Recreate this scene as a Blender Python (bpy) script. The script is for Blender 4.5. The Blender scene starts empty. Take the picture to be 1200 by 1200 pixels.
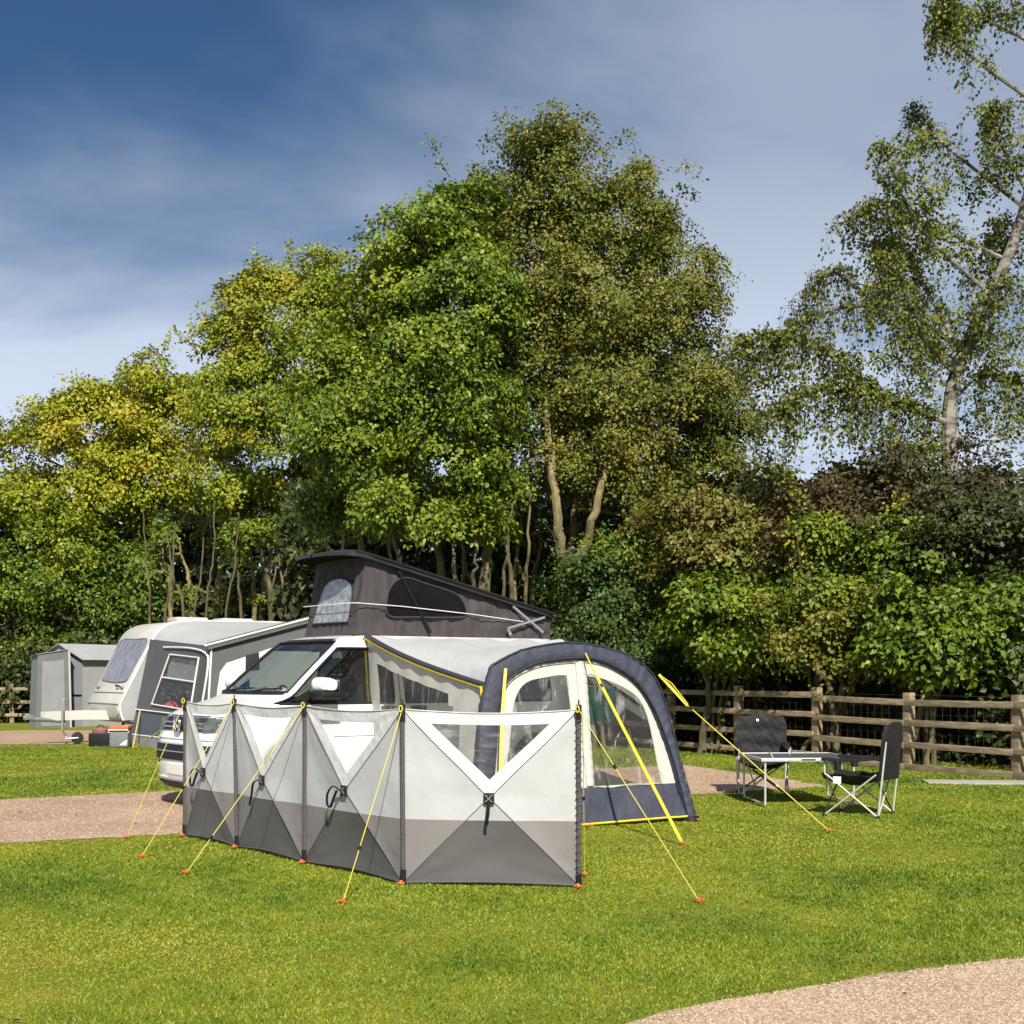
import bpy, bmesh, math, random
import numpy as np
from mathutils import Vector, Matrix, geometry

random.seed(7)
R = math.radians
scene = bpy.context.scene
col = scene.collection

# ------------------------------------------------------------------ camera
FPX, CX, CY, CAMH = 1600.0, 600.0, 790.0, 1.5
cam_data = bpy.data.cameras.new('camera')
cam_data.sensor_width = 36.0
cam_data.lens = FPX / 1200.0 * 36.0
cam_data.shift_y = (CY - 600.0) / 1200.0
cam_data.clip_end = 800.0
cam = bpy.data.objects.new('camera', cam_data)
col.objects.link(cam)
cam.location = (0, 0, CAMH)
cam.rotation_euler = (R(90), 0, 0)
scene.camera = cam

# ------------------------------------------------------------------ light
SUN_EL, SUN_AZ_X, SUN_AZ_Y = R(40), 0.17, -0.985      # towards the sun: behind the camera, to the right
sun_h = Vector((SUN_AZ_X, SUN_AZ_Y, 0)).normalized()
sun_vec = Vector((sun_h.x * math.cos(SUN_EL), sun_h.y * math.cos(SUN_EL), math.sin(SUN_EL)))
sl = bpy.data.lights.new('sun', 'SUN')
sl.energy = 5.0
sl.angle = R(1.2)
sl.color = (1.0, 0.94, 0.83)
sun = bpy.data.objects.new('sun', sl)
col.objects.link(sun)
sun.rotation_euler = sun_vec.to_track_quat('Z', 'Y').to_euler()

world = bpy.data.worlds.new('World')
scene.world = world
world.use_nodes = True
wn, wl = world.node_tree.nodes, world.node_tree.links
wn.clear()
w_out = wn.new('ShaderNodeOutputWorld')
w_bg = wn.new('ShaderNodeBackground')
w_bg.inputs['Strength'].default_value = 0.055
w_sky = wn.new('ShaderNodeTexSky')
w_sky.sky_type = 'NISHITA'
w_sky.sun_disc = False
w_sky.sun_elevation = SUN_EL
w_sky.sun_rotation = math.atan2(sun_h.x, sun_h.y)
w_sky.air_density = 1.0
w_sky.dust_density = 0.6
w_sky.ozone_density = 6.0
w_tc = wn.new('ShaderNodeTexCoord')
w_sep = wn.new('ShaderNodeSeparateXYZ')
wl.new(w_tc.outputs['Generated'], w_sep.inputs[0])
def wmath(op, a, b=None, clamp=False):
    n = wn.new('ShaderNodeMath'); n.operation = op; n.use_clamp = clamp
    for i, v in enumerate((a, b)):
        if v is None: continue
        if isinstance(v, (int, float)): n.inputs[i].default_value = v
        else: wl.new(v, n.inputs[i])
    return n.outputs[0]
# cloud sheet: direction projected onto a high plane
zz = wmath('MAXIMUM', wmath('ADD', w_sep.outputs['Z'], 0.22), 0.05)
cxn = wmath('DIVIDE', w_sep.outputs['X'], zz)
cyn = wmath('DIVIDE', w_sep.outputs['Y'], zz)
w_com = wn.new('ShaderNodeCombineXYZ')
wl.new(cxn, w_com.inputs[0]); wl.new(cyn, w_com.inputs[1])
w_map = wn.new('ShaderNodeMapping')
w_map.inputs['Location'].default_value = (9.62, 1.06, 0.0)
w_map.inputs['Rotation'].default_value = (0, 0, R(28))
w_map.inputs['Scale'].default_value = (0.75, 1.15, 1.0)
wl.new(w_com.outputs[0], w_map.inputs[0])
w_no = wn.new('ShaderNodeTexNoise')
w_no.inputs['Scale'].default_value = 1.15
w_no.inputs['Detail'].default_value = 7.0
w_no.inputs['Roughness'].default_value = 0.52
w_no.inputs['Distortion'].default_value = 0.25
wl.new(w_map.outputs[0], w_no.inputs['Vector'])
w_rmp = wn.new('ShaderNodeValToRGB')
w_rmp.color_ramp.interpolation = 'EASE'
w_rmp.color_ramp.elements[0].position = 0.34; w_rmp.color_ramp.elements[0].color = (0, 0, 0, 1)
w_rmp.color_ramp.elements[1].position = 0.62; w_rmp.color_ramp.elements[1].color = (0.92, 0.92, 0.92, 1)
wl.new(w_no.outputs['Fac'], w_rmp.inputs[0])
w_hs = wn.new('ShaderNodeHueSaturation'); w_hs.inputs['Saturation'].default_value = 1.12; w_hs.inputs['Value'].default_value = 0.80
wl.new(w_sky.outputs[0], w_hs.inputs['Color'])
# the cloud itself: grey-blue where thick, paler and whiter low down where one looks through more of it
w_cc = wn.new('ShaderNodeMix'); w_cc.data_type = 'RGBA'
w_low = wn.new('ShaderNodeMapRange'); w_low.interpolation_type = 'SMOOTHSTEP'
w_low.inputs['From Min'].default_value = 0.385; w_low.inputs['From Max'].default_value = 0.15
wl.new(w_sep.outputs['Z'], w_low.inputs['Value'])
wl.new(w_low.outputs['Result'], w_cc.inputs['Factor'])
w_cc.inputs['A'].default_value = (4.4, 5.3, 6.9, 1)
w_cc.inputs['B'].default_value = (8.0, 9.2, 11.2, 1)
w_hz = wmath('ADD', w_rmp.outputs[0], wmath('MULTIPLY', w_low.outputs['Result'], 0.55), clamp=True)
w_mix = wn.new('ShaderNodeMix'); w_mix.data_type = 'RGBA'
wl.new(w_hz, w_mix.inputs['Factor'])
wl.new(w_hs.outputs[0], w_mix.inputs['A'])
wl.new(w_cc.outputs['Result'], w_mix.inputs['B'])
wl.new(w_mix.outputs['Result'], w_bg.inputs['Color'])
wl.new(w_bg.outputs[0], w_out.inputs[0])

scene.view_settings.view_transform = 'Standard'
scene.view_settings.look = 'None'
scene.view_settings.exposure = 0.62
scene.view_settings.gamma = 1.0
scene.view_settings.use_curve_mapping = False
scene.cycles.max_bounces = 6
scene.cycles.diffuse_bounces = 3
scene.cycles.glossy_bounces = 3
scene.cycles.transmission_bounces = 4
scene.cycles.transparent_max_bounces = 14
scene.cycles.use_denoising = True
scene.cycles.caustics_reflective = False
scene.cycles.caustics_refractive = False

# ------------------------------------------------------------------ helpers
def ray(px, py): return Vector(((px - CX) / FPX, 1.0, -(py - CY) / FPX))
CAMP = Vector((0, 0, CAMH))
def at(px, py, y): return CAMP + ray(px, py) * y                # point at distance y
def gp(px, py, z=0.0):                                          # point on the ground
    d = ray(px, py); return CAMP + d * ((z - CAMH) / d.z)
def on_plane(px, py, p0, n):
    d = ray(px, py); return CAMP + d * ((p0 - CAMP).dot(n) / d.dot(n))

def nodes_of(m):
    m.use_nodes = True
    return m.node_tree.nodes, m.node_tree.links

def pmat(name, c, rough=0.6, metal=0.0, var=0.0, vscale=5.0, bump=0.0, bscale=40.0, coat=0.0, trans=0.0,
         stretch=None, c2=None, spec=0.5, detail=4.0, sheen=0.0):
    """principled surface with noise-driven colour variation and relief; trans mixes in a translucent (thin cloth) lobe"""
    m = bpy.data.materials.new(name)
    n, l = nodes_of(m)
    b = n['Principled BSDF']
    b.inputs['Roughness'].default_value = rough
    b.inputs['Metallic'].default_value = metal
    b.inputs['Specular IOR Level'].default_value = spec
    b.inputs['Coat Weight'].default_value = coat
    b.inputs['Coat Roughness'].default_value = 0.05
    b.inputs['Sheen Weight'].default_value = sheen
    tc = n.new('ShaderNodeTexCoord')
    mp = n.new('ShaderNodeMapping')
    if stretch: mp.inputs['Scale'].default_value = stretch
    l.new(tc.outputs['Object'], mp.inputs[0])
    if c2 is None: c2 = tuple(max(0, x * (1 - var)) for x in c)
    no = n.new('ShaderNodeTexNoise'); no.inputs['Scale'].default_value = vscale; no.inputs['Detail'].default_value = detail
    l.new(mp.outputs[0], no.inputs['Vector'])
    rp = n.new('ShaderNodeValToRGB')
    rp.color_ramp.elements[0].position = 0.35; rp.color_ramp.elements[0].color = (*c2, 1)
    rp.color_ramp.elements[1].position = 0.65; rp.color_ramp.elements[1].color = (*c, 1)
    l.new(no.outputs['Fac'], rp.inputs[0])
    l.new(rp.outputs[0], b.inputs['Base Color'])
    bp = None
    if bump > 0:
        n2 = n.new('ShaderNodeTexNoise'); n2.inputs['Scale'].default_value = bscale; n2.inputs['Detail'].default_value = 5
        l.new(mp.outputs[0], n2.inputs['Vector'])
        bp = n.new('ShaderNodeBump'); bp.inputs['Strength'].default_value = bump; bp.inputs['Distance'].default_value = 0.02
        l.new(n2.outputs['Fac'], bp.inputs['Height'])
        l.new(bp.outputs[0], b.inputs['Normal'])
    if trans > 0:
        t = n.new('ShaderNodeBsdfTranslucent')
        l.new(rp.outputs[0], t.inputs['Color'])
        if bp: l.new(bp.outputs[0], t.inputs['Normal'])
        mx = n.new('ShaderNodeMixShader'); mx.inputs[0].default_value = trans
        l.new(b.outputs[0], mx.inputs[1]); l.new(t.outputs[0], mx.inputs[2])
        l.new(mx.outputs[0], n['Material Output'].inputs[0])
    return m

def clear_mat(name, tint=(0.86, 0.88, 0.88), haze=0.10, gloss=0.10, rough=0.08, streak=(3, 3, 3), bump=0.25, bscale=9, hcol=(0.8, 0.8, 0.8)):
    """thin clear plastic or glass: see-through, faint milkiness, painted glare streaks, wavy gloss"""
    m = bpy.data.materials.new(name)
    n, l = nodes_of(m)
    n.remove(n['Principled BSDF'])
    tc = n.new('ShaderNodeTexCoord'); mp = n.new('ShaderNodeMapping')
    mp.inputs['Scale'].default_value = streak; mp.inputs['Rotation'].default_value = (0, R(-24), 0)
    l.new(tc.outputs['Object'], mp.inputs[0])
    no = n.new('ShaderNodeTexNoise'); no.inputs['Scale'].default_value = bscale; no.inputs['Detail'].default_value = 3
    no.inputs['Distortion'].default_value = 0.6
    l.new(mp.outputs[0], no.inputs['Vector'])
    bp = n.new('ShaderNodeBump'); bp.inputs['Strength'].default_value = bump; bp.inputs['Distance'].default_value = 0.05
    l.new(no.outputs['Fac'], bp.inputs['Height'])
    tr = n.new('ShaderNodeBsdfTransparent'); tr.inputs[0].default_value = (*tint, 1)
    df = n.new('ShaderNodeBsdfDiffuse'); df.inputs[0].default_value = (*hcol, 1)
    gl = n.new('ShaderNodeBsdfGlossy'); gl.inputs['Roughness'].default_value = rough
    l.new(bp.outputs[0], gl.inputs['Normal'])
    rp = n.new('ShaderNodeMapRange')
    rp.inputs['From Min'].default_value = 0.54; rp.inputs['From Max'].default_value = 0.70
    rp.inputs['To Min'].default_value = haze * 0.5; rp.inputs['To Max'].default_value = haze * 4.5  # white glare streaks painted as patches of diffuse haze
    l.new(no.outputs['Fac'], rp.inputs['Value'])
    m1 = n.new('ShaderNodeMixShader')
    l.new(rp.outputs[0], m1.inputs[0]); l.new(tr.outputs[0], m1.inputs[1]); l.new(df.outputs[0], m1.inputs[2])
    fr = n.new('ShaderNodeLayerWeight'); fr.inputs['Blend'].default_value = 0.5      # same from both sides of a thin sheet
    pw = n.new('ShaderNodeMath'); pw.operation = 'POWER'; pw.inputs[1].default_value = 4.0
    l.new(fr.outputs['Facing'], pw.inputs[0])
    ad = n.new('ShaderNodeMath'); ad.operation = 'MULTIPLY_ADD'; ad.use_clamp = True; ad.inputs[1].default_value = 0.6; ad.inputs[2].default_value = gloss
    l.new(pw.outputs[0], ad.inputs[0])
    m2 = n.new('ShaderNodeMixShader')
    l.new(ad.outputs[0], m2.inputs[0]); l.new(m1.outputs[0], m2.inputs[1]); l.new(gl.outputs[0], m2.inputs[2])
    l.new(m2.outputs[0], n['Material Output'].inputs[0])
    return m

def link(name, data, parent=None, loc=None):
    o = bpy.data.objects.new(name, data); col.objects.link(o)
    if parent is not None: o.parent = parent
    if loc is not None: o.location = loc
    return o

def tag(o, label=None, cat=None, group=None, kind=None):
    if label: o['label'] = label
    if cat: o['category'] = cat
    if group: o['group'] = group
    if kind: o['kind'] = kind
    return o

def empty(name, loc, rz=0.0):
    o = link(name, None, None, loc); o.rotation_euler = (0, 0, rz); o.empty_display_size = 0.2
    return o

def copy_tree(o, parent=None):
    c = o.copy(); col.objects.link(c)
    if parent is not None: c.parent = parent
    for ch in list(o.children): copy_tree(ch, c)
    return c

class MB:
    """collects verts and faces of one mesh"""
    def __init__(self, origin=(0, 0, 0)):
        self.v, self.f, self.o = [], [], Vector(origin)
    def add(self, vs, fs):
        b = len(self.v)
        self.v += [Vector(p) - self.o for p in vs]
        self.f += [tuple(i + b for i in f) for f in fs]
        return self
    def box(self, c, s, rz=0.0, M=None, bev=0.0):
        x, y, z = (k / 2 for k in s)
        if bev > 0:
            bm = bmesh.new(); bmesh.ops.create_cube(bm, size=1.0)
            bmesh.ops.scale(bm, vec=s, verts=bm.verts)
            bmesh.ops.bevel(bm, geom=bm.edges[:], offset=bev, segments=2, affect='EDGES', profile=0.6)
            bm.verts.index_update()
            vs = [v.co.copy() for v in bm.verts]; fs = [tuple(v.index for v in f.verts) for f in bm.faces]; bm.free()
        else:
            vs = [Vector((a * x, b * y, d * z)) for a in (-1, 1) for b in (-1, 1) for d in (-1, 1)]
            fs = [(0, 1, 3, 2), (4, 6, 7, 5), (0, 4, 5, 1), (2, 3, 7, 6), (0, 2, 6, 4), (1, 5, 7, 3)]
        T = M if M is not None else Matrix.Rotation(rz, 3, 'Z')
        return self.add([T @ v + Vector(c) for v in vs], fs)
    def bar(self, a, b, w, h, up=(0, 0, 1), bev=0.0):
        a, b = Vector(a), Vector(b); d = b - a; L = d.length; d.normalize()
        u = Vector(up); s = d.cross(u)
        if s.length < 1e-5: s = d.cross(Vector((1, 0, 0)))
        s.normalize(); u = s.cross(d)
        M = Matrix((d, s, u)).transposed()
        return self.box((a + b) / 2, (L, w, h), M=M, bev=bev)
    def tube(self, pts, r, n=8, cap=True, closed=False, flat=1.0, upref=None):
        pts = [Vector(p) for p in pts]; m = len(pts)
        rs = r if isinstance(r, (list, tuple)) else [r] * m
        vs, fs = [], []
        prev = None
        for i, p in enumerate(pts):
            if closed: t = pts[(i + 1) % m] - pts[i - 1]
            else: t = pts[min(i + 1, m - 1)] - pts[max(i - 1, 0)]
            if t.length < 1e-9: t = Vector((0, 0, 1))
            t.normalize()
            if prev is None:
                ref = Vector(upref) if upref is not None else (Vector((0, 0, 1)) if abs(t.z) < 0.9 else Vector((1, 0, 0)))
                a = t.cross(ref).normalized()
            else:
                a = prev - t * prev.dot(t)
                if a.length < 1e-6: a = t.orthogonal()
                a.normalize()
            prev = a; b = t.cross(a)
            for k in range(n):
                g = 2 * math.pi * k / n
                vs.append(p + (a * math.cos(g) + b * (math.sin(g) * flat)) * rs[i])
        for i in range(m if closed else m - 1):
            j = (i + 1) % m
            for k in range(n):
                k2 = (k + 1) % n
                fs.append((i * n + k, i * n + k2, j * n + k2, j * n + k))
        if cap and not closed:
            fs.append(tuple(range(n - 1, -1, -1))); fs.append(tuple((m - 1) * n + k for k in range(n)))
        return self.add(vs, fs)
    def lathe(self, prof, c=(0, 0, 0), axis='Z', n=20):
        vs, fs = [], []
        for r, h in prof:
            for k in range(n):
                g = 2 * math.pi * k / n; x, y = r * math.cos(g), r * math.sin(g)
                p = {'Z': (x, y, h), 'Y': (x, h, y), 'X': (h, x, y)}[axis]
                vs.append(Vector(p) + Vector(c))
        for i in range(len(prof) - 1):
            for k in range(n):
                k2 = (k + 1) % n
                fs.append((i * n + k, i * n + k2, (i + 1) * n + k2, (i + 1) * n + k))
        fs.append(tuple(range(n - 1, -1, -1))); fs.append(tuple((len(prof) - 1) * n + k for k in range(n)))
        return self.add(vs, fs)
    def grid(self, rows, closed=False):
        m = len(rows[0]); vs = [p for r in rows for p in r]; fs = []
        for i in range(len(rows) - 1):
            for j in range(m if closed else m - 1):
                j2 = (j + 1) % m
                fs.append((i * m + j, i * m + j2, (i + 1) * m + j2, (i + 1) * m + j))
        return self.add(vs, fs)
    def poly(self, loops3d):
        """planar polygon with holes (list of 3D loops)"""
        flat = [Vector(p) for lp in loops3d for p in lp]
        tris = geometry.tessellate_polygon([[Vector(p) for p in lp] for lp in loops3d])
        return self.add(flat, [tuple(t) for t in tris])
    def prism(self, loop, ext):
        """closed polygon extruded by a vector"""
        lp = [Vector(p) for p in loop]; n = len(lp); e = Vector(ext)
        tris = geometry.tessellate_polygon([lp])
        fs = [tuple(t) for t in tris] + [tuple(n + i for i in reversed(t)) for t in tris]
        fs += [(i, (i + 1) % n, n + (i + 1) % n, n + i) for i in range(n)]
        return self.add(lp + [p + e for p in lp], fs)
    def build(self, name, mat, parent=None, smooth=True, angle=35, loc=None, fixn=True, solid=0.0):
        me = bpy.data.meshes.new(name)
        me.from_pydata([tuple(p) for p in self.v], [], self.f)
        if mat is not None: me.materials.append(mat)
        bm = bmesh.new(); bm.from_mesh(me)
        bmesh.ops.remove_doubles(bm, verts=bm.verts, dist=1e-5)
        if fixn: bmesh.ops.recalc_face_normals(bm, faces=bm.faces)
        if solid > 0: bmesh.ops.solidify(bm, geom=bm.faces[:], thickness=solid)
        bm.to_mesh(me); bm.free()
        if smooth:
            me.shade_smooth(); me.set_sharp_from_angle(angle=R(angle))
        me.update()
        return link(name, me, parent, loc)

def fast_mesh(name, V, Fc, mat, attrs=None, smooth=False):
    """numpy mesh: V (n,3), Fc (m,k)"""
    me = bpy.data.meshes.new(name)
    V = np.asarray(V, np.float32); Fc = np.asarray(Fc, np.int32)
    me.vertices.add(len(V)); me.vertices.foreach_set('co', V.ravel())
    k = Fc.shape[1]
    me.loops.add(Fc.size); me.loops.foreach_set('vertex_index', Fc.ravel())
    me.polygons.add(len(Fc))
    me.polygons.foreach_set('loop_start', np.arange(0, Fc.size, k, dtype=np.int32))
    me.polygons.foreach_set('loop_total', np.full(len(Fc), k, np.int32))
    for an, av in (attrs or {}).items():
        a = me.attributes.new(an, 'FLOAT', 'FACE'); a.data.foreach_set('value', np.asarray(av, np.float32))
    me.materials.append(mat)
    me.update(calc_edges=True)
    return me

def in_poly(x, y, poly):
    inside = np.zeros(x.shape, bool); n = len(poly)
    for i in range(n):
        x1, y1 = poly[i][:2]; x2, y2 = poly[(i + 1) % n][:2]
        c = ((y1 > y) != (y2 > y)) & (x < (x2 - x1) * (y - y1) / ((y2 - y1) + 1e-12) + x1)
        inside ^= c
    return inside

def smooth_path(pts, k=6, closed=False):
    """Catmull-Rom through 3D points"""
    P = [Vector(p) for p in pts]; n = len(P); out = []
    rng = range(n if closed else n - 1)
    for i in rng:
        if closed: a, b, c, d = P[i - 1], P[i], P[(i + 1) % n], P[(i + 2) % n]
        else: a, b, c, d = P[max(i - 1, 0)], P[i], P[i + 1], P[min(i + 2, n - 1)]
        for j in range(k):
            t = j / k
            out.append(0.5 * ((2 * b) + (c - a) * t + (2 * a - 5 * b + 4 * c - d) * t * t + (3 * b - a - 3 * c + d) * t ** 3))
    if not closed: out.append(P[-1])
    return out

# ------------------------------------------------------------------ materials
M = {}
M['white_paint'] = pmat('white_paint', (0.80, 0.80, 0.78), rough=0.28, var=0.02, vscale=2, coat=0.5)
M['black_plastic'] = pmat('black_plastic', (0.012, 0.012, 0.013), rough=0.55, var=0.2, vscale=20, bump=0.05, bscale=300, spec=0.3)
M['grey_plastic'] = pmat('grey_plastic', (0.17, 0.18, 0.19), rough=0.5, var=0.15, vscale=12, bump=0.05, bscale=200)
M['dark_shell'] = pmat('dark_shell', (0.022, 0.023, 0.027), rough=0.45, var=0.15, vscale=8, spec=0.35)
M['chrome'] = pmat('chrome', (0.75, 0.76, 0.78), rough=0.12, metal=1.0, var=0.05)
M['alloy'] = pmat('alloy', (0.62, 0.63, 0.64), rough=0.32, metal=0.9, var=0.08, vscale=30)
M['tyre'] = pmat('tyre', (0.02, 0.02, 0.02), rough=0.85, var=0.3, vscale=20, bump=0.2, bscale=120)
M['interior'] = pmat('interior', (0.05, 0.052, 0.055), rough=0.8, var=0.3, vscale=20)
M['seat_cloth'] = pmat('seat_cloth', (0.16, 0.16, 0.165), rough=0.9, var=0.3, vscale=40, bump=0.2, bscale=200)
M['car_glass'] = clear_mat('car_glass', tint=(0.62, 0.68, 0.66), haze=0.01, gloss=0.06, rough=0.02, bump=0.0)
M['door_glass'] = clear_mat('door_glass', tint=(0.36, 0.40, 0.39), haze=0.005, gloss=0.08, rough=0.02, bump=0.0)
M['privacy_glass'] = clear_mat('privacy_glass', tint=(0.20, 0.23, 0.23), haze=0.0, gloss=0.08, rough=0.02, bump=0.02, bscale=4)
M['lamp_glass'] = clear_mat('lamp_glass', tint=(0.85, 0.88, 0.9), haze=0.03, gloss=0.15, rough=0.03, bump=0.2, bscale=30)
M['lamp_core'] = pmat('lamp_core', (0.30, 0.33, 0.37), rough=0.2, metal=0.8, var=0.5, vscale=14)
M['number_plate'] = pmat('number_plate', (0.78, 0.78, 0.76), rough=0.4, var=0.03)
M['bellows'] = pmat('bellows', (0.060, 0.052, 0.055), rough=0.75, var=0.25, vscale=6, bump=0.9, bscale=7, stretch=(2.2, 2.2, 0.8), spec=0.3)
M['mesh_net'] = pmat('mesh_net', (0.008, 0.008, 0.0085), rough=0.9, var=0.4, vscale=5, bump=0.1, bscale=150, spec=0.08)
M['foil_window'] = pmat('foil_window', (0.42, 0.44, 0.46), rough=0.30, metal=0.35, var=0.55, vscale=14, bump=0.9, bscale=16)
M['cord'] = pmat('cord', (0.66, 0.66, 0.64), rough=0.7, var=0.1)
M['cord_grey'] = pmat('cord_grey', (0.15, 0.145, 0.145), rough=0.7, var=0.6, vscale=90)
M['yellow_cord'] = pmat('yellow_cord', (0.58, 0.49, 0.06), rough=0.6, var=0.15, vscale=60)
M['yellow_web'] = pmat('yellow_web', (0.78, 0.54, 0.012), rough=0.55, var=0.12, vscale=40, bump=0.1, bscale=200)
M['orange_peg'] = pmat('orange_peg', (0.60, 0.13, 0.03), rough=0.45, var=0.15, vscale=30)
M['navy'] = pmat('navy_cloth', (0.040, 0.045, 0.068), rough=0.62, var=0.2, vscale=8, bump=0.6, bscale=16, spec=0.3)
M['cream'] = pmat('cream_cloth', (0.58, 0.57, 0.525), rough=0.7, var=0.06, vscale=4, bump=0.25, bscale=9, trans=0.25)
M['white_cloth'] = pmat('white_cloth', (0.58, 0.585, 0.585), rough=0.55, var=0.08, vscale=3, bump=0.7, bscale=7, trans=0.25, stretch=(1.6, 0.5, 1.0))
M['clear_film'] = clear_mat('clear_film', tint=(0.93, 0.93, 0.92), haze=0.045, gloss=0.015, rough=0.30, streak=(4.5, 4.5, 1.1), bump=0.35, bscale=2.6, hcol=(0.75, 0.74, 0.72))
M['smoky_film'] = clear_mat('smoky_film', tint=(0.88, 0.88, 0.87), haze=0.05, gloss=0.012, rough=0.35, streak=(1, 1, 4), bump=0.4, bscale=5, hcol=(0.5, 0.5, 0.5))
M['light_grey_cloth'] = pmat('light_grey_cloth', (0.50, 0.51, 0.52), rough=0.5, var=0.06, vscale=3, bump=0.35, bscale=6, trans=0.18)
M['pale_grey_cloth'] = pmat('pale_grey_cloth', (0.63, 0.64, 0.645), rough=0.5, var=0.06, vscale=6, bump=0.55, bscale=13, trans=0.2)
M['taupe_cloth'] = pmat('taupe_cloth', (0.185, 0.172, 0.17), rough=0.6, var=0.06, vscale=4, bump=0.2, bscale=6)
M['charcoal_cloth'] = pmat('charcoal_cloth', (0.098, 0.093, 0.094), rough=0.6, var=0.08, vscale=4, bump=0.22, bscale=6)
M['seam'] = pmat('seam', (0.16, 0.155, 0.155), rough=0.7, var=0.2, vscale=30)
M['sleeve'] = pmat('sleeve', (0.075, 0.068, 0.07), rough=0.6, var=0.2, vscale=30, bump=0.3, bscale=60)
M['black_web'] = pmat('black_web', (0.010, 0.010, 0.011), rough=0.8, var=0.2, vscale=40, spec=0.15)
M['chair_cloth'] = pmat('chair_cloth', (0.011, 0.0105, 0.011), rough=0.7, var=0.4, vscale=14, bump=1.0, bscale=10, spec=0.35)
M['steel_tube'] = pmat('steel_tube', (0.62, 0.62, 0.60), rough=0.4, metal=0.35, var=0.15, vscale=20)
M['dark_tube'] = pmat('dark_tube', (0.045, 0.042, 0.042), rough=0.4, metal=0.5, var=0.2, vscale=20)
M['table_top'] = pmat('table_top', (0.075, 0.077, 0.08), rough=0.45, var=0.2, vscale=30, bump=0.05, bscale=150)
M['white_patch'] = pmat('white_patch', (0.75, 0.75, 0.74), rough=0.6, var=0.05)
M['fence_wood'] = pmat('fence_wood', (0.34, 0.26, 0.16), rough=0.85, c2=(0.17, 0.125, 0.075), vscale=3.2, bump=0.5, bscale=14, stretch=(1.3, 1.3, 7.0))
M['fence_rail'] = pmat('fence_rail', (0.35, 0.27, 0.17), rough=0.85, c2=(0.17, 0.125, 0.075), vscale=3.0, bump=0.5, bscale=12, stretch=(1.2, 1.2, 9.0))
M['wire'] = pmat('wire', (0.10, 0.10, 0.10), rough=0.5, metal=0.6, var=0.3)
M['bark'] = pmat('bark', (0.15, 0.125, 0.06), rough=0.9, c2=(0.055, 0.045, 0.025), vscale=5, bump=0.8, bscale=16, stretch=(2, 2, 0.6))
M['bark_pale'] = pmat('bark_pale', (0.24, 0.19, 0.085), rough=0.9, c2=(0.10, 0.085, 0.035), vscale=4, bump=0.8, bscale=14, stretch=(2, 2, 0.6))
M['bark_birch'] = pmat('bark_birch', (0.27, 0.25, 0.21), rough=0.8, c2=(0.06, 0.05, 0.045), vscale=5, bump=0.4, bscale=20, stretch=(1, 1, 2.2))
M['twig'] = pmat('twig', (0.05, 0.036, 0.028), rough=0.9, var=0.3)
M['caravan_white'] = pmat('caravan_white', (0.50, 0.485, 0.44), rough=0.4, var=0.10, vscale=1.6, bump=0.04, bscale=30)
M['caravan_grey'] = pmat('caravan_grey', (0.34, 0.36, 0.37), rough=0.5, var=0.1, vscale=3)
M['caravan_window'] = pmat('caravan_window', (0.24, 0.235, 0.26), rough=0.12, c2=(0.13, 0.13, 0.15), vscale=2.5, stretch=(4, 4, 0.6), coat=0.4)
M['awning_grey'] = pmat('awning_grey', (0.085, 0.088, 0.095), rough=0.75, var=0.15, vscale=2, bump=0.25, bscale=6)
M['awning_roof'] = pmat('awning_roof', (0.38, 0.39, 0.39), rough=0.65, var=0.08, vscale=1.2, bump=0.15, bscale=4)
M['awning_blue'] = pmat('awning_blue', (0.075, 0.085, 0.115), rough=0.7, var=0.12, vscale=2)
M['awning_curtain'] = pmat('awning_curtain', (0.58, 0.555, 0.51), rough=0.8, var=0.06, vscale=2, bump=0.2, bscale=5)
M['grey_sheet'] = pmat('grey_sheet', (0.22, 0.23, 0.245), rough=0.75, var=0.15, vscale=2, bump=0.3, bscale=5)
M['dark_sheet'] = pmat('dark_sheet', (0.13, 0.135, 0.145), rough=0.75, var=0.2, vscale=2, bump=0.3, bscale=5)
M['pale_sheet'] = pmat('pale_sheet', (0.33, 0.335, 0.345), rough=0.7, var=0.1, vscale=2, bump=0.3, bscale=5)
M['red_bag'] = pmat('red_bag', (0.42, 0.045, 0.06), rough=0.6, var=0.3, vscale=10)
M['faded_red'] = pmat('faded_red', (0.24, 0.10, 0.10), rough=0.6, var=0.3, vscale=10)
M['orange_lid'] = pmat('orange_lid', (0.72, 0.13, 0.05), rough=0.4, var=0.1)
M['teal_cloth'] = pmat('teal_cloth', (0.09, 0.42, 0.36), rough=0.85, var=0.4, vscale=6, bump=0.3, bscale=30)
M['concrete'] = pmat('concrete', (0.34, 0.325, 0.295), rough=0.9, var=0.15, vscale=6, bump=0.3, bscale=40)

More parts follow.
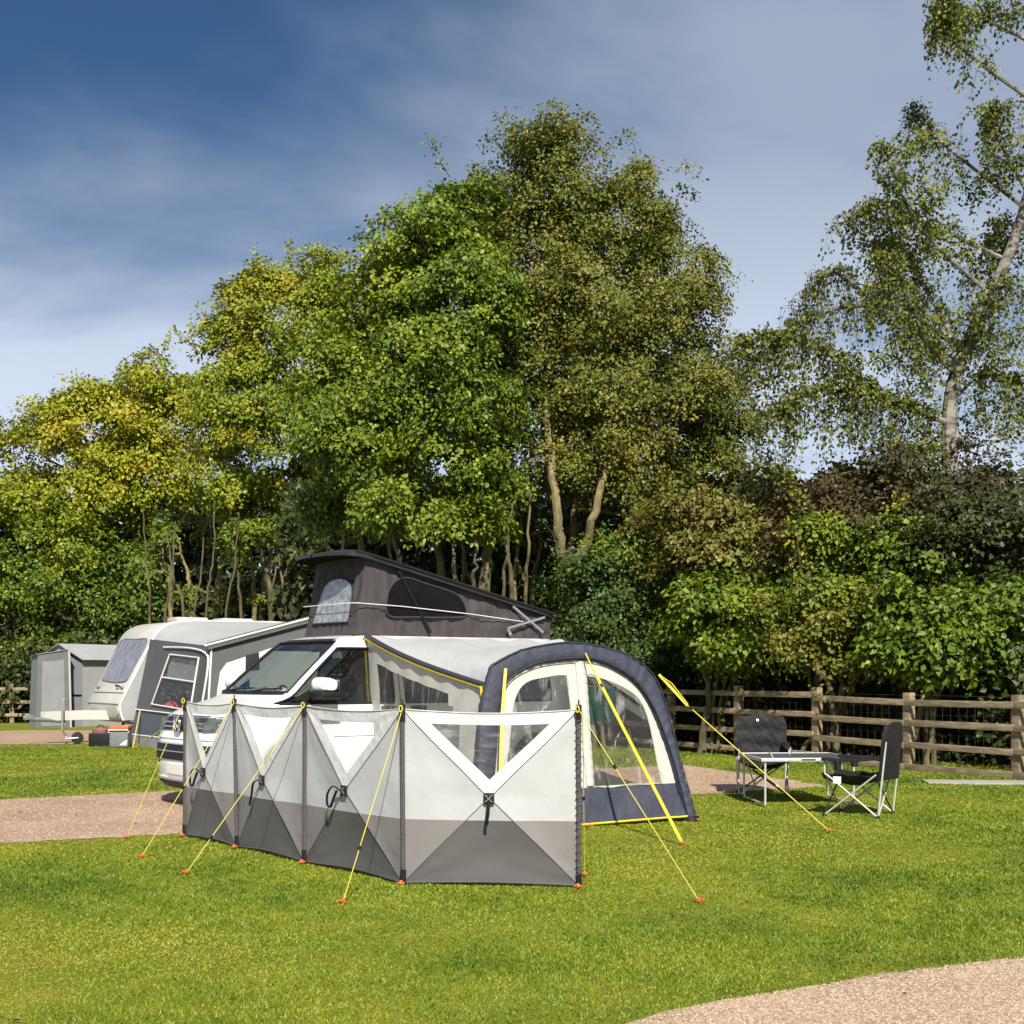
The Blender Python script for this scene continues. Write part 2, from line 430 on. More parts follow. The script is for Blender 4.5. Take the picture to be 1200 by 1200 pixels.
def leaf_mat(name, cols, trans=0.2, rough=0.5):
    """two-sided leaf; 'tint' is each leaf's own pigment (green ... autumn)"""
    m = bpy.data.materials.new(name)
    n, l = nodes_of(m)
    b = n['Principled BSDF']
    b.inputs['Roughness'].default_value = rough
    b.inputs['Specular IOR Level'].default_value = 0.35
    at_ = n.new('ShaderNodeAttribute'); at_.attribute_name = 'tint'
    rp = n.new('ShaderNodeValToRGB')
    el = rp.color_ramp.elements
    el[0].position = 0.0; el[0].color = (*cols[0], 1)
    el[1].position = 1.0; el[1].color = (*cols[-1], 1)
    for i in range(1, len(cols) - 1):
        e = el.new(i / (len(cols) - 1)); e.color = (*cols[i], 1)
    l.new(at_.outputs['Fac'], rp.inputs[0])
    l.new(rp.outputs[0], b.inputs['Base Color'])
    t = n.new('ShaderNodeBsdfTranslucent'); l.new(rp.outputs[0], t.inputs[0])
    mx = n.new('ShaderNodeMixShader'); mx.inputs[0].default_value = trans
    l.new(b.outputs[0], mx.inputs[1]); l.new(t.outputs[0], mx.inputs[2])
    l.new(mx.outputs[0], n['Material Output'].inputs[0])
    return m

# ------------------------------------------------------------------ ground
def ground_mat():
    m = bpy.data.materials.new('lawn_soil'); n, l = nodes_of(m); b = n['Principled BSDF']
    b.inputs['Roughness'].default_value = 0.95; b.inputs['Specular IOR Level'].default_value = 0.1
    tc = n.new('ShaderNodeTexCoord')
    a = n.new('ShaderNodeTexNoise'); a.inputs['Scale'].default_value = 0.6; a.inputs['Detail'].default_value = 6; a.inputs['Roughness'].default_value = 0.6
    f = n.new('ShaderNodeTexNoise'); f.inputs['Scale'].default_value = 55; f.inputs['Detail'].default_value = 4
    l.new(tc.outputs['Object'], a.inputs['Vector']); l.new(tc.outputs['Object'], f.inputs['Vector'])
    r1 = n.new('ShaderNodeValToRGB'); e = r1.color_ramp.elements
    e[0].position = 0.35; e[0].color = (0.12, 0.155, 0.016, 1); e[1].position = 0.68; e[1].color = (0.24, 0.245, 0.032, 1)
    l.new(a.outputs['Fac'], r1.inputs[0])
    r2 = n.new('ShaderNodeValToRGB'); e = r2.color_ramp.elements
    e[0].position = 0.3; e[0].color = (0.55, 0.55, 0.5, 1); e[1].position = 0.7; e[1].color = (1.25, 1.2, 1.1, 1)
    l.new(f.outputs['Fac'], r2.inputs[0])
    mx = n.new('ShaderNodeMix'); mx.data_type = 'RGBA'; mx.blend_type = 'MULTIPLY'; mx.inputs['Factor'].default_value = 1
    l.new(r1.outputs[0], mx.inputs['A']); l.new(r2.outputs[0], mx.inputs['B'])
    l.new(mx.outputs['Result'], b.inputs['Base Color'])
    bp = n.new('ShaderNodeBump'); bp.inputs['Strength'].default_value = 0.7; bp.inputs['Distance'].default_value = 0.03
    l.new(f.outputs['Fac'], bp.inputs['Height']); l.new(bp.outputs[0], b.inputs['Normal'])
    return m
def gravel_mat(name, ca, cb, cc, scale):
    m = bpy.data.materials.new(name); n, l = nodes_of(m); b = n['Principled BSDF']
    b.inputs['Roughness'].default_value = 0.9; b.inputs['Specular IOR Level'].default_value = 0.2
    tc = n.new('ShaderNodeTexCoord')
    v = n.new('ShaderNodeTexVoronoi'); v.inputs['Scale'].default_value = scale
    l.new(tc.outputs['Object'], v.inputs['Vector'])
    sp = n.new('ShaderNodeSeparateColor'); l.new(v.outputs['Color'], sp.inputs[0])
    r = n.new('ShaderNodeValToRGB'); e = r.color_ramp.elements
    e[0].position = 0.0; e[0].color = (*ca, 1); e[1].position = 1.0; e[1].color = (*cc, 1)
    k = e.new(0.55); k.color = (*cb, 1)
    l.new(sp.outputs[0], r.inputs[0])
    a = n.new('ShaderNodeTexNoise'); a.inputs['Scale'].default_value = 0.9; a.inputs['Detail'].default_value = 5
    l.new(tc.outputs['Object'], a.inputs['Vector'])
    r2 = n.new('ShaderNodeValToRGB'); e = r2.color_ramp.elements
    e[0].position = 0.3; e[0].color = (0.78, 0.76, 0.74, 1); e[1].position = 0.7; e[1].color = (1.08, 1.08, 1.08, 1)
    l.new(a.outputs['Fac'], r2.inputs[0])
    mx = n.new('ShaderNodeMix'); mx.data_type = 'RGBA'; mx.blend_type = 'MULTIPLY'; mx.inputs['Factor'].default_value = 1
    l.new(r.outputs[0], mx.inputs['A']); l.new(r2.outputs[0], mx.inputs['B'])
    l.new(mx.outputs['Result'], b.inputs['Base Color'])
    bp = n.new('ShaderNodeBump'); bp.inputs['Strength'].default_value = 0.6; bp.inputs['Distance'].default_value = 0.010
    bp.invert = True
    l.new(v.outputs['Distance'], bp.inputs['Height']); l.new(bp.outputs[0], b.inputs['Normal'])
    return m
M['lawn'] = ground_mat()
M['gravel'] = gravel_mat('gravel', (0.25, 0.160, 0.105), (0.39, 0.27, 0.185), (0.49, 0.37, 0.275), 70)
M['gravel_near'] = gravel_mat('gravel_near', (0.24, 0.165, 0.105), (0.41, 0.30, 0.20), (0.52, 0.405, 0.295), 75)

g = MB(); g.add([(-150, -60, 0), (150, -60, 0), (150, 240, 0), (-150, 240, 0)], [(0, 1, 2, 3)])
tag(g.build('lawn', M['lawn'], smooth=False), kind='structure')

def ragged(poly, step=0.12, amp=0.035, seed=1):
    rg = np.random.default_rng(seed); out = []
    n = len(poly)
    for i in range(n):
        a, b = np.array(poly[i][:2]), np.array(poly[(i + 1) % n][:2])
        L = np.linalg.norm(b - a); k = max(1, min(400, int(L / step)))
        nn = np.array([-(b - a)[1], (b - a)[0]]) / max(L, 1e-6)
        for j in range(k):
            t = j / k
            out.append(tuple(a + (b - a) * t + nn * rg.normal(0, amp) * (0 if j == 0 else 1)))
    return out
PITCH = [(-9.5, 8.9), (-6.5, 10.9), (-4.06, 12.35), (-3.06, 12.85), (0.0, 15.2), (2.25, 17.0), (4.25, 18.25), (2.85, 22.6), (1.0, 21.4), (-4.53, 17.4), (-5.5, 16.7), (-9.5, 13.9)]
FAR_PITCH = [(-22, 27.6), (-9.6, 29.2), (-7.0, 30.2), (-3.0, 33.0), (-3.5, 38), (-10, 36.5), (-24, 35.5)]
FAR_STRIP = [(-34, 52), (-14, 54), (-10, 58), (-30, 60)]
ROADSIDE = [(0.15, 5.25), (0.49, 5.85), (0.93, 6.25), (1.65, 6.68), (2.31, 7.05), (3.3, 7.5), (6.0, 8.6), (9, 9.6), (12, 3), (4, -2), (-2.5, 2.0)]
for nm, pl, mt, sd, am in (('gravel_pitch', PITCH, M['gravel'], 3, 0.04), ('gravel_pitch', FAR_PITCH, M['gravel'], 4, 0.06), ('gravel_path', FAR_STRIP, M['gravel'], 5, 0.05), ('gravel_path', ROADSIDE, M['gravel_near'], 6, 0.022)):
    b = MB(); b.poly([[(x, y, 0.004) for x, y in ragged(pl, amp=am, seed=sd)]])
    tag(b.build(nm, mt, smooth=False), kind='structure')
b = MB(); b.box((6.42, 18.75, 0.012), (1.45, 0.55, 0.03), rz=R(-8), bev=0.008)
tag(b.build('concrete_path', M['concrete'], smooth=False), kind='structure')

# ---- loose stones on the near gravel
rg = np.random.default_rng(21)
def stone_mesh(N, xy, s, rgen, mat, name):
    base = np.array([(1, 0, 0), (0.3, 0.95, 0), (-0.8, 0.6, 0), (-0.8, -0.6, 0), (0.3, -0.95, 0), (0, 0, 0.75)]) 
    ang = rgen.uniform(0, 6.283, N); c, sn = np.cos(ang), np.sin(ang)
    sc = s * rgen.uniform(0.6, 1.3, (N, 3)) * np.array([1, 0.8, 0.9])
    p = base[None] * (1 + rgen.normal(0, 0.18, (N, 6, 1))) * sc[:, None, :]
    q = np.empty_like(p)
    q[..., 0] = p[..., 0] * c[:, None] - p[..., 1] * sn[:, None] + xy[:, 0, None]
    q[..., 1] = p[..., 0] * sn[:, None] + p[..., 1] * c[:, None] + xy[:, 1, None]
    q[..., 2] = p[..., 2] + 0.004
    f = np.array([(0, 1, 5), (1, 2, 5), (2, 3, 5), (3, 4, 5), (4, 0, 5)])
    F_ = (f[None] + (np.arange(N) * 6)[:, None, None]).reshape(-1, 3)
    return fast_mesh(name, q.reshape(-1, 3), F_, mat, {'tint': np.repeat(rgen.uniform(0, 1, N), 5)})
M['stone'] = leaf_mat('stone', [(0.22, 0.15, 0.095), (0.35, 0.25, 0.165), (0.44, 0.33, 0.235), (0.52, 0.42, 0.32)], trans=0.0, rough=0.85)
xy = np.column_stack([rg.uniform(0, 4.4, 62000), rg.uniform(4.9, 8.2, 62000)])
xy = xy[in_poly(xy[:, 0], xy[:, 1], ROADSIDE)]
o = link('gravel', stone_mesh(len(xy), xy, 0.0075, rg, M['stone'], 'gravel')); tag(o, kind='stuff')
xy = np.column_stack([rg.uniform(-8, 4.2, 60000), rg.uniform(10, 22.5, 60000)])
xy = xy[in_poly(xy[:, 0], xy[:, 1], PITCH)][:14000]
o = link('gravel', stone_mesh(len(xy), xy, 0.010, rg, M['stone'], 'gravel')); tag(o, kind='stuff')

# ---- grass blades
def grass():
    rg = np.random.default_rng(5)
    X, Y = [], []
    for y0, y1, dens in ((4.6, 8, 7600), (8, 11, 4800), (11, 15, 2300), (15, 20, 1200), (20, 27, 450), (27, 36, 200)):
        hw = y1 * 0.375 + 2.0 + 1.0
        n = int(dens * (y1 - y0) * 2 * hw * 0.62)
        X.append(rg.uniform(-hw, hw, n)); Y.append(rg.uniform(y0, y1, n))
    X, Y = np.concatenate(X), np.concatenate(Y)
    jx, jy = X + rg.normal(0, .035, len(X)), Y + rg.normal(0, .05, len(X))
    k = ~in_poly(jx, jy, ROADSIDE)
    for pl in (PITCH, FAR_PITCH): k &= ~in_poly(jx, jy, pl)
    # stray blades creeping over the edges are kept by jittering the test point
    X, Y = X[k], Y[k]; N = len(X)
    far = np.clip((Y - 6) / 18, 0, 1)
    # tufting: height follows a few waves
    h = (0.014 + 0.005 * np.sin(X * 2.1 + np.sin(Y * 1.3)) * np.cos(Y * 1.7 + 0.6 * X)) * rg.uniform(0.6, 1.35, N) * (1 + 0.35 * far)
    def vnoise(f, sd):
        G = np.random.default_rng(sd).uniform(-1, 1, (256, 256)); x, y = X * f + 100.3, Y * f * .8 + 40.7
        i, j = np.floor(x).astype(int), np.floor(y).astype(int); u, v = x - i, y - j; u, v = u * u * (3 - 2 * u), v * v * (3 - 2 * v)
        g = lambda a, b: G[a % 256, b % 256]
        return (g(i, j) * (1 - u) + g(i + 1, j) * u) * (1 - v) + (g(i, j + 1) * (1 - u) + g(i + 1, j + 1) * u) * v
    patch = .55 * vnoise(.55, 1) + .45 * vnoise(1.4, 2) + .40 * vnoise(3.6, 3) + .30 * vnoise(9, 4)
    tint = np.clip(0.47 + 0.40 * patch + rg.normal(0, 0.09, N), 0, 1)
    h *= np.clip(1 - .55 * patch, .4, 1.6); V_h = h
    w = rg.uniform(0.0035, 0.006, N) * (1 + 2.6 * far)
    a = rg.uniform(0, 6.283, N); lean = rg.uniform(0.2, 1.1, N) * h; la = rg.uniform(0, 6.283, N)
    V = np.zeros((N, 3, 3), np.float32)
    V[:, 0, 0] = X - np.cos(a) * w; V[:, 0, 1] = Y - np.sin(a) * w
    V[:, 1, 0] = X + np.cos(a) * w; V[:, 1, 1] = Y + np.sin(a) * w
    V[:, 2, 0] = X + np.cos(la) * lean; V[:, 2, 1] = Y + np.sin(la) * lean; V[:, 2, 2] = h
    F_ = np.arange(N * 3).reshape(N, 3)
    mt = leaf_mat('grass_blade', [(0.066, 0.122, 0.010), (0.142, 0.218, 0.014), (0.255, 0.300, 0.022), (0.40, 0.37, 0.05)], trans=0.3, rough=0.5)
    o = link('grass', fast_mesh('grass', V.reshape(-1, 3), F_, mt, {'tint': tint}))
    tag(o, kind='stuff')
    return N
NG = grass()
def fallen():
    rg = np.random.default_rng(77); n = 110
    X, Y = rg.uniform(-7, 9, n), rg.uniform(5, 22, n); a = rg.uniform(0, 6.283, n); L = rg.uniform(.012, .028, n)
    V = np.zeros((n, 4, 3)); c, d = np.cos(a), np.sin(a)
    for q, (u, v) in enumerate(((-1, 0), (0, .45), (1, 0), (0, -.45))):
        V[:, q, 0] = X + (c * u - d * v) * L; V[:, q, 1] = Y + (d * u + c * v) * L; V[:, q, 2] = .018 + (.012 if q % 2 else 0)
    F_ = (np.array([(0, 1, 2), (0, 2, 3)])[None] + (np.arange(n) * 4)[:, None, None]).reshape(-1, 3)
    mt = leaf_mat('fallen_leaf', [(0.10, 0.05, 0.02), (0.22, 0.12, 0.04), (0.34, 0.24, 0.06)], trans=.1)
    tag(link('fallen_leaves', fast_mesh('fallen_leaves', V.reshape(-1, 3), F_, mt, {'tint': np.repeat(rg.uniform(0, 1, n), 2)})), kind='stuff')
fallen()
print('grass blades', NG)

# ------------------------------------------------------------------ camper van
VAN_O, VAN_A = Vector((-2.992, 15.909, 0)), R(37)
van = empty('camper_van', VAN_O, VAN_A)
tag(van, 'white camper van with its dark pop-up roof raised, parked on the gravel', 'camper van')
vbx = Vector((math.cos(VAN_A), math.sin(VAN_A), 0)); vby = Vector((-math.sin(VAN_A), math.cos(VAN_A), 0))
def vw(x, y, z): return VAN_O + vbx * x + vby * y + Vector((0, 0, z))   # van-local to world

# body: horizontal slices (height, nose u, tail u, half width, nose depth)
LV = [(0.20, -0.84, 4.06, 0.86, .42), (0.27, -0.92, 4.10, 0.905, .42), (0.36, -0.955, 4.13, .93, .42), (0.50, -0.965, 4.15, .945, .42),
      (0.62, -0.96, 4.15, .95, .42), (0.74, -0.945, 4.15, .952, .42), (0.86, -0.915, 4.14, .952, .42), (0.96, -0.875, 4.13, .95, .42),
      (1.02, -0.83, 4.12, .945, .42), (1.07, -0.74, 4.12, .942, .42), (1.12, -0.60, 4.11, .94, .40), (1.17, -0.43, 4.11, .937, .38),
      (1.205, -0.30, 4.10, .934, .37), (1.24, -0.19, 4.10, .93, .32), (1.29, -0.09, 4.09, .92, .27), (1.45, 0.09, 4.07, .893, .25), (1.62, 0.285, 4.05, .86, .25),
      (1.80, 0.50, 4.01, .82, .25), (1.88, 0.605, 3.97, .775, .25), (1.925, 0.72, 3.93, .71, .30), (1.955, 0.88, 3.86, .62, .34), (1.972, 1.10, 3.72, .50, .34)]
I_BELT, I_WT, I_WS0, I_WS1, I_ARCH = 11, 17, 14, 18, 6
TH = [0, 12, 24, 35, 46, 55, 64, 73, 82, 90]
ARC = [-0.43 + 0.86 * i / 12 for i in range(13)]
WB = 3.45
FIX = ARC + [0.62, 0.85, 1.09, 1.32, 1.48, 1.85, 2.2, 2.55, 2.67] + [WB + a for a in ARC]
RARC = [0, 15, 32, 50, 70, 90]
R_AR = 0.405
def harch(u): return 0.335 + math.sqrt(max(0.0, R_AR ** 2 - u * u)) if abs(u) < R_AR else 0.20
NB = len(TH) + len(FIX) + len(RARC)
def half_ring(h, uf, ur, w, D):
    out = []; n = 3.1
    for t in TH:
        s, c = math.sin(R(t)) ** (2 / n), max(0.0, math.cos(R(t))) ** (2 / n)
        out.append((uf + D * (1 - c), w * s, h))
    e = uf + D; e0 = -0.545
    for f in FIX:
        u = f if f >= 1.32 else e + (f - e0) * (1.32 - e) / (1.32 - e0)
        z = h
        if h < 0.86:
            for a0 in (0.0, WB):
                if abs(f - a0) <= 0.4301:
                    top = max(0.20, harch(f - a0))
                    z = top + (h - 0.20) / 0.66 * (0.86 - top)
        out.append((u, w, z))
    Dr = 0.14
    for t in RARC:
        s, c = math.cos(R(t)) ** (2 / 3.5), math.sin(R(t)) ** (2 / 3.5)
        out.append((ur - Dr * (1 - c) if t else ur - Dr, w * s if t < 90 else 0.0, h))
    return out
rings = [half_ring(*l) for l in LV]
iFW0, iFW1 = 7, len(TH) + FIX.index(1.32)
iSW0, iSW1 = len(TH) + FIX.index(1.48), len(TH) + FIX.index(2.55)
iQW0, iQW1 = len(TH) + FIX.index(2.67), len(TH) + 22 + 9
def cell_kind(i, j):
    if I_WS0 <= i < I_WS1 and j < 5: return 'windscreen'
    if I_BELT <= i < I_WT:
        if iFW0 <= j < iFW1: return 'door_window'
        if iSW0 <= j < iSW1: return 'sliding_window'
        if iQW0 <= j < iQW1: return 'quarter_window'
        if i >= I_WS0 and j >= NB - 3 and i < I_WT: return 'rear_window'
    return 'body'
def vp(i, j, side):
    u, y, z = rings[i][j]; return Vector((u, -y if side < 0 else y, z))
body = MB(); panes = {}
for side in (-1, 1):
    base = len(body.v)
    body.v += [vp(i, j, side) for i in range(len(LV)) for j in range(NB)]
    for i in range(len(LV) - 1):
        for j in range(NB - 1):
            q = [(i, j), (i, j + 1), (i + 1, j + 1), (i + 1, j)]
            k = cell_kind(i, j)
            if k == 'body': body.f.append(tuple(base + a * NB + c for a, c in q))
            else:
                key = (k, 0 if k in ('windscreen', 'rear_window') else side)
                panes.setdefault(key, []).append([vp(a, c, side) for a, c in q])
# roof cap and underside
for i, z in ((len(LV) - 1, None), (0, None)):
    L_ = [vp(i, j, -1) for j in range(NB)]; R_ = [vp(i, j, 1) for j in range(NB)]
    body.grid([L_, R_])
body.build('body', M['white_paint'], van, angle=32)
cen = Vector((1.8, 0, 1.4))
def inset_normal(q):
    nrm = (q[2] - q[0]).cross(q[3] - q[1])
    if nrm.length < 1e-9: nrm = Vector((0, 0, 1))
    nrm.normalize()
    c = sum(q, Vector()) / 4
    if nrm.dot(c - Vector((c.x if abs(nrm.y) > .5 else 1.8, 0, 1.0))) < 0: nrm = -nrm
    return nrm
def boundary_loops(quads):
    from collections import defaultdict
    ed = defaultdict(int); key = lambda p: (round(p.x, 4), round(p.y, 4), round(p.z, 4)); pt = {}
    for q in quads:
        ks = [key(p) for p in q]
        for a, b in zip(ks, ks[1:] + ks[:1]):
            if a != b: ed[tuple(sorted((a, b)))] += 1
        for k, p in zip(ks, q): pt[k] = p
    adj = defaultdict(list)
    for (a, b), c in ed.items():
        if c == 1: adj[a].append(b); adj[b].append(a)
    start = next(iter(adj)); loop = [start]; prev = None
    while True:
        nx = [k for k in adj[loop[-1]] if k != prev]
        prev = loop[-1]
        if not nx or nx[0] == start: break
        loop.append(nx[0])
        if len(loop) > 500: break
    return [pt[k] for k in loop]
for (k, side), quads in panes.items():
    p = MB()
    for q in quads:
        nrm = inset_normal(q)
        p.add([v - nrm * 0.012 for v in q], [(0, 1, 2, 3)])
    glass = p.build('windscreen' if k == 'windscreen' else 'window', M['car_glass'] if k in ('windscreen',) else (M['door_glass'] if k == 'door_window' else M['privacy_glass']), van)
    s = MB(); s.tube(boundary_loops(quads), 0.014, n=6, closed=True)
    s.build('window_seal', M['black_plastic'], glass)
# front-surface sampler (height h, lateral y in metres), pushed out by d
def front(h, y, d=0.0):
    i = max(k for k in range(len(LV) - 1) if LV[k][0] <= h or k == 0)
    t = (h - LV[i][0]) / (LV[i + 1][0] - LV[i][0])
    uf, w, D = (LV[i][m] * (1 - t) + LV[i + 1][m] * t for m in (1, 3, 4))
    n = 3.1; s = min(0.9999, abs(y) / w)
    u = uf + D * (1 - (1 - s ** n) ** (1 / n))
    # outward normal in plan
    eps = 0.01; s2 = min(0.99995, (abs(y) + eps) / w)
    du = (uf + D * (1 - (1 - s2 ** n) ** (1 / n)) - u) / eps
    nv = Vector((-1, du * (1 if y > 0 else -1), 0)).normalized()
    return Vector((u, y, h)) + nv * d
def front_strip(y0, y1, h0, h1, d, ny=16, nh=3, thick=0.0):
    rows = [[front(h0 + (h1 - h0) * a / nh, y0 + (y1 - y0) * k / ny, d) for k in range(ny + 1)] for a in range(nh + 1)]
    return rows
def strip_solid(mb, y0, y1, h0, h1, d0, d1, ny=16, taper=0.0):
    """raised bar following the nose"""
    nh = max(1, int((h1 - h0) / 0.02))
    A = front_strip(y0, y1, h0, h1, d1, ny, nh); B = front_strip(y0, y1, h0, h1, d0, ny, nh)
    rows = [B[0]] + A + [B[-1]]
    mb.grid(rows)
    for e in (0, -1): mb.add([r[e] for r in rows], [tuple(range(len(rows)))])
gm = MB(); strip_solid(gm, -0.52, 0.52, 0.868, 1.035, -0.02, 0.014)
grille = gm.build('grille', M['black_plastic'], van)
for hh in (0.905, 0.955, 1.02):
    c = MB(); strip_solid(c, -0.52, 0.52, hh - 0.0065, hh + 0.0065, 0.0, 0.022); c.build('chrome_bar', M['alloy'], grille)
# round emblem on the grille
em = MB(); ec = front(0.94, 0, 0.05)
em.lathe([(0.0, 0.006), (0.088, 0.006), (0.088, -0.03), (0.0, -0.03)], c=(ec.x, 0, 0.94), axis='X', n=28)
emb = em.build('emblem', M['black_plastic'], grille)
e2 = MB(); ex = ec.x - 0.034
e2.tube([(ex, 0.088 * math.cos(a * math.pi / 16), 0.94 + 0.088 * math.sin(a * math.pi / 16)) for a in range(32)], 0.009, n=8, closed=True)
def stroke(pts): e2.tube([(ex, -y, 0.94 + z) for y, z in pts], 0.0085, n=6)
stroke([(-0.036, 0.076), (0.0, 0.008), (0.036, 0.076)])
stroke([(-0.074, 0.042), (-0.034, -0.074), (0.0, -0.012), (0.034, -0.074), (0.074, 0.042)])
e2.build('emblem_badge', M['chrome'], grille)
# headlights
for s in (-1, 1):
    m_ = MB(); rows = []
    for k in range(15):
        y = s * (0.52 + 0.375 * k / 14)
        lo = 0.855 + 0.02 * (k / 14) ** 2; hi = 1.015 + 0.035 * (k / 14)
        if k == 14: lo += 0.02
        rows.append([front(lo + (hi - lo) * a / 4, y, 0.004) for a in range(5)])
    m_.grid(rows); hl = m_.build('headlight', M['lamp_core'], van)
    m2 = MB(); m2.grid([[p + Vector((-0.012, -0.004 * s * -1, 0.0)) for p in r] for r in rows]); m2.build('lamp_cover', M['lamp_glass'], hl)
    for yy in (0.62, 0.76):
        c = front(0.94, s * yy, 0.006); b = MB(); b.lathe([(0.0, -0.004), (0.055, -0.004), (0.06, 0.0), (0.05, 0.01), (0, 0.012)], c=(c.x, c.y, c.z), axis='X', n=16)
        b.build('reflector', M['chrome'], hl)
# bumper details
m_ = MB(); strip_solid(m_, -0.84, 0.84, 0.535, 0.72, -0.02, 0.012, 24); lowg = m_.build('lower_grille', M['black_plastic'], van)
for hh in (0.63, 0.715):
    c = MB(); strip_solid(c, -0.82, 0.82, hh - 0.005, hh + 0.005, 0.0, 0.02, 24); c.build('chrome_bar', M['alloy'], lowg)
m_ = MB(); strip_solid(m_, -0.86, 0.86, 0.775, 0.79, 0.0, 0.012, 24); m_.build('bumper_crease', M['white_paint'], van)
m_ = MB(); strip_solid(m_, -0.27, 0.27, 0.375, 0.49, 0.0, 0.016, 8); m_.build('number_plate', M['number_plate'], van)
m_ = MB(); strip_solid(m_, -0.85, 0.85, 0.21, 0.275, -0.02, 0.035, 24); m_.build('bumper_lip', M['black_plastic'], van)
m_ = MB(); strip_solid(m_, -0.80, 0.80, 0.305, 0.33, -0.01, 0.02, 24); m_.build('bumper_edge', M['white_paint'], van)
# windscreen cowl, wipers, roof spoiler edge
m_ = MB()
m_.grid([[Vector((front(1.262, y, 0).x, y, 1.262 + 0.012)) for y in np.linspace(-.8, .8, 17)], [Vector((front(1.30, y, 0).x, y, 1.30 + .008)) for y in np.linspace(-.8, .8, 17)]])
m_.build('cowl', M['black_plastic'], van)
for y0, y1 in ((0.55, -0.05), (-0.1, -0.68)):
    m_ = MB(); a = front(1.30, y0, 0.02); b = front(1.34, y1, 0.02)
    m_.tube([a, (a + b) / 2 + Vector((-0.02, 0, 0.01)), b], 0.010, n=6); m_.build('wiper', M['black_plastic'], van)
m_ = MB(); m_.grid([[front(1.88 + 0.035 * k, y, 0.006 - .002 * k) for y in np.linspace(-.60, .60, 15)] for k in range(3)])
m_.build('roof_edge_trim', M['dark_shell'], van)
# mirrors
for s in (-1, 1):
    b = MB(); pr = []
    for k in range(9):
        t = k / 8; yy = s * (0.99 + 0.27 * t)
        zc, hz, hx = 1.385 - 0.01 * t, 0.085 * (1 - 0.25 * max(0, t - .55) / .45 * (t > .55)) * (0.82 if k in (0, 8) else 1), 0.125 * (1 - 0.2 * t) * (0.7 if k in (0, 8) else 1)
        ring = []
        for a in range(16):
            g_ = 2 * math.pi * a / 16
            cx_, cz_ = math.cos(g_), math.sin(g_)
            ring.append(Vector((0.30 + hx * math.copysign(abs(cx_) ** .7, cx_), yy, zc + hz * math.copysign(abs(cz_) ** .7, cz_))))
        pr.append(ring)
    b.grid(pr, closed=True); b.add(pr[0], [tuple(range(16))]); b.add(pr[-1], [tuple(range(16))])
    mir = b.build('wing_mirror', M['white_paint'], van, angle=50)
    b = MB(); b.box((0.30, s * 1.125, 1.268), (0.27, 0.30, 0.085), bev=0.03); b.bar((0.26, s * 0.88, 1.20), (0.29, s * 1.03, 1.27), 0.12, 0.07, bev=0.015)
    b.build('mirror_base', M['black_plastic'], mir)
    b = MB(); b.box((0.424, s * 1.115, 1.355), (0.006, 0.20, 0.165), bev=0.002); b.build('mirror_glass', M['chrome'], mir)
    b = MB(); b.prism([(-0.02, s * 0.925, 1.205), (0.20, s * 0.925, 1.205), (0.22, s * 0.912, 1.33)], (0, s * 0.02, 0)); b.build('mirror_triangle', M['black_plastic'], van)
# handles, door seams, side trim
for s in (-1, 1):
    for u in (1.19, 1.60):
        b = MB(); b.box((u + .06, s * 0.957, 1.095), (0.20, 0.03, 0.038), bev=0.012); b.box((u + .06, s * 0.944, 1.095), (0.23, 0.012, 0.07), bev=0.005)
        b.build('door_handle', M['black_plastic'], van)
    for u in (1.405, 2.61):
        b = MB(); pts = [Vector((u, s * (LV[i][3] + 0.001), LV[i][0])) for i in range(2, 18)]; b.tube(pts, 0.005, n=4); b.build('door_seam', M['black_plastic'], van)
    b = MB(); pts = [Vector((u, s * 0.9535, 0.80)) for u in np.linspace(0.5, 2.95, 8)]; b.tube(pts, 0.012, n=6, flat=0.5); b.build('side_trim', M['white_paint'], van)
    b = MB(); b.tube([(u, s * .79, 1.90 + .0) for u in np.linspace(1.0, 3.85, 10)], 0.018, n=6); b.build('roof_rail', M['white_cloth'], van)
    b = MB(); zz_ = 0.74; b.box((4.135, s * 0.85, 1.05), (0.03, 0.13, 0.5), bev=0.012); b.build('tail_light', M['red_bag'], van)
# wheels
for u0 in (0.0, WB):
    for s in (-1, 1):
        b = MB(); b.lathe([(0.21, -0.11), (0.30, -0.115), (0.332, -0.09), (0.338, -0.05), (0.338, 0.05), (0.332, 0.09), (0.30, 0.115), (0.21, 0.11)], c=(u0, s * 0.83, 0.338), axis='Y', n=36)
        wh = b.build('wheel', M['tyre'], van)
        b = MB(); y1 = s * 0.945
        b.lathe([(0.215, 0.0), (0.225, s * 0.012), (0.20, s * 0.012), (0.19, -s * 0.05), (0.0, -s * 0.05)], c=(u0, y1 - s * 0.005, 0.338), axis='Y', n=30)
        for k in range(5):
            a = 2 * math.pi * k / 5 + .3
            for da in (-.10, .10):
                b.bar((u0 + .04 * math.cos(a + da), y1 - s * .01, .338 + .04 * math.sin(a + da)), (u0 + .20 * math.cos(a + da * .8), y1 - s * .005, .338 + .20 * math.sin(a + da * .8)), 0.03, 0.03, up=(0, 1, 0))
        b.lathe([(0.0, 0), (0.055, 0), (0.05, s * 0.012), (0, s * 0.014)], c=(u0, y1 - s * .002, .338), axis='Y', n=16)
        b.build('rim', M['alloy'], wh)
        b = MB(); n_ = 18
        rows = [[Vector((u0 + R_AR * 1.0 * math.cos(math.pi * k / n_), s * yy, 0.335 + R_AR * math.sin(math.pi * k / n_))) for k in range(n_ + 1)] for yy in (0.945, 0.62)]
        b.grid(rows); b.add(rows[1] + [Vector((u0, s * .62, .335))], [(k, k + 1, n_ + 1) for k in range(n_)])
        b.build('wheel_arch', M['black_plastic'], van)
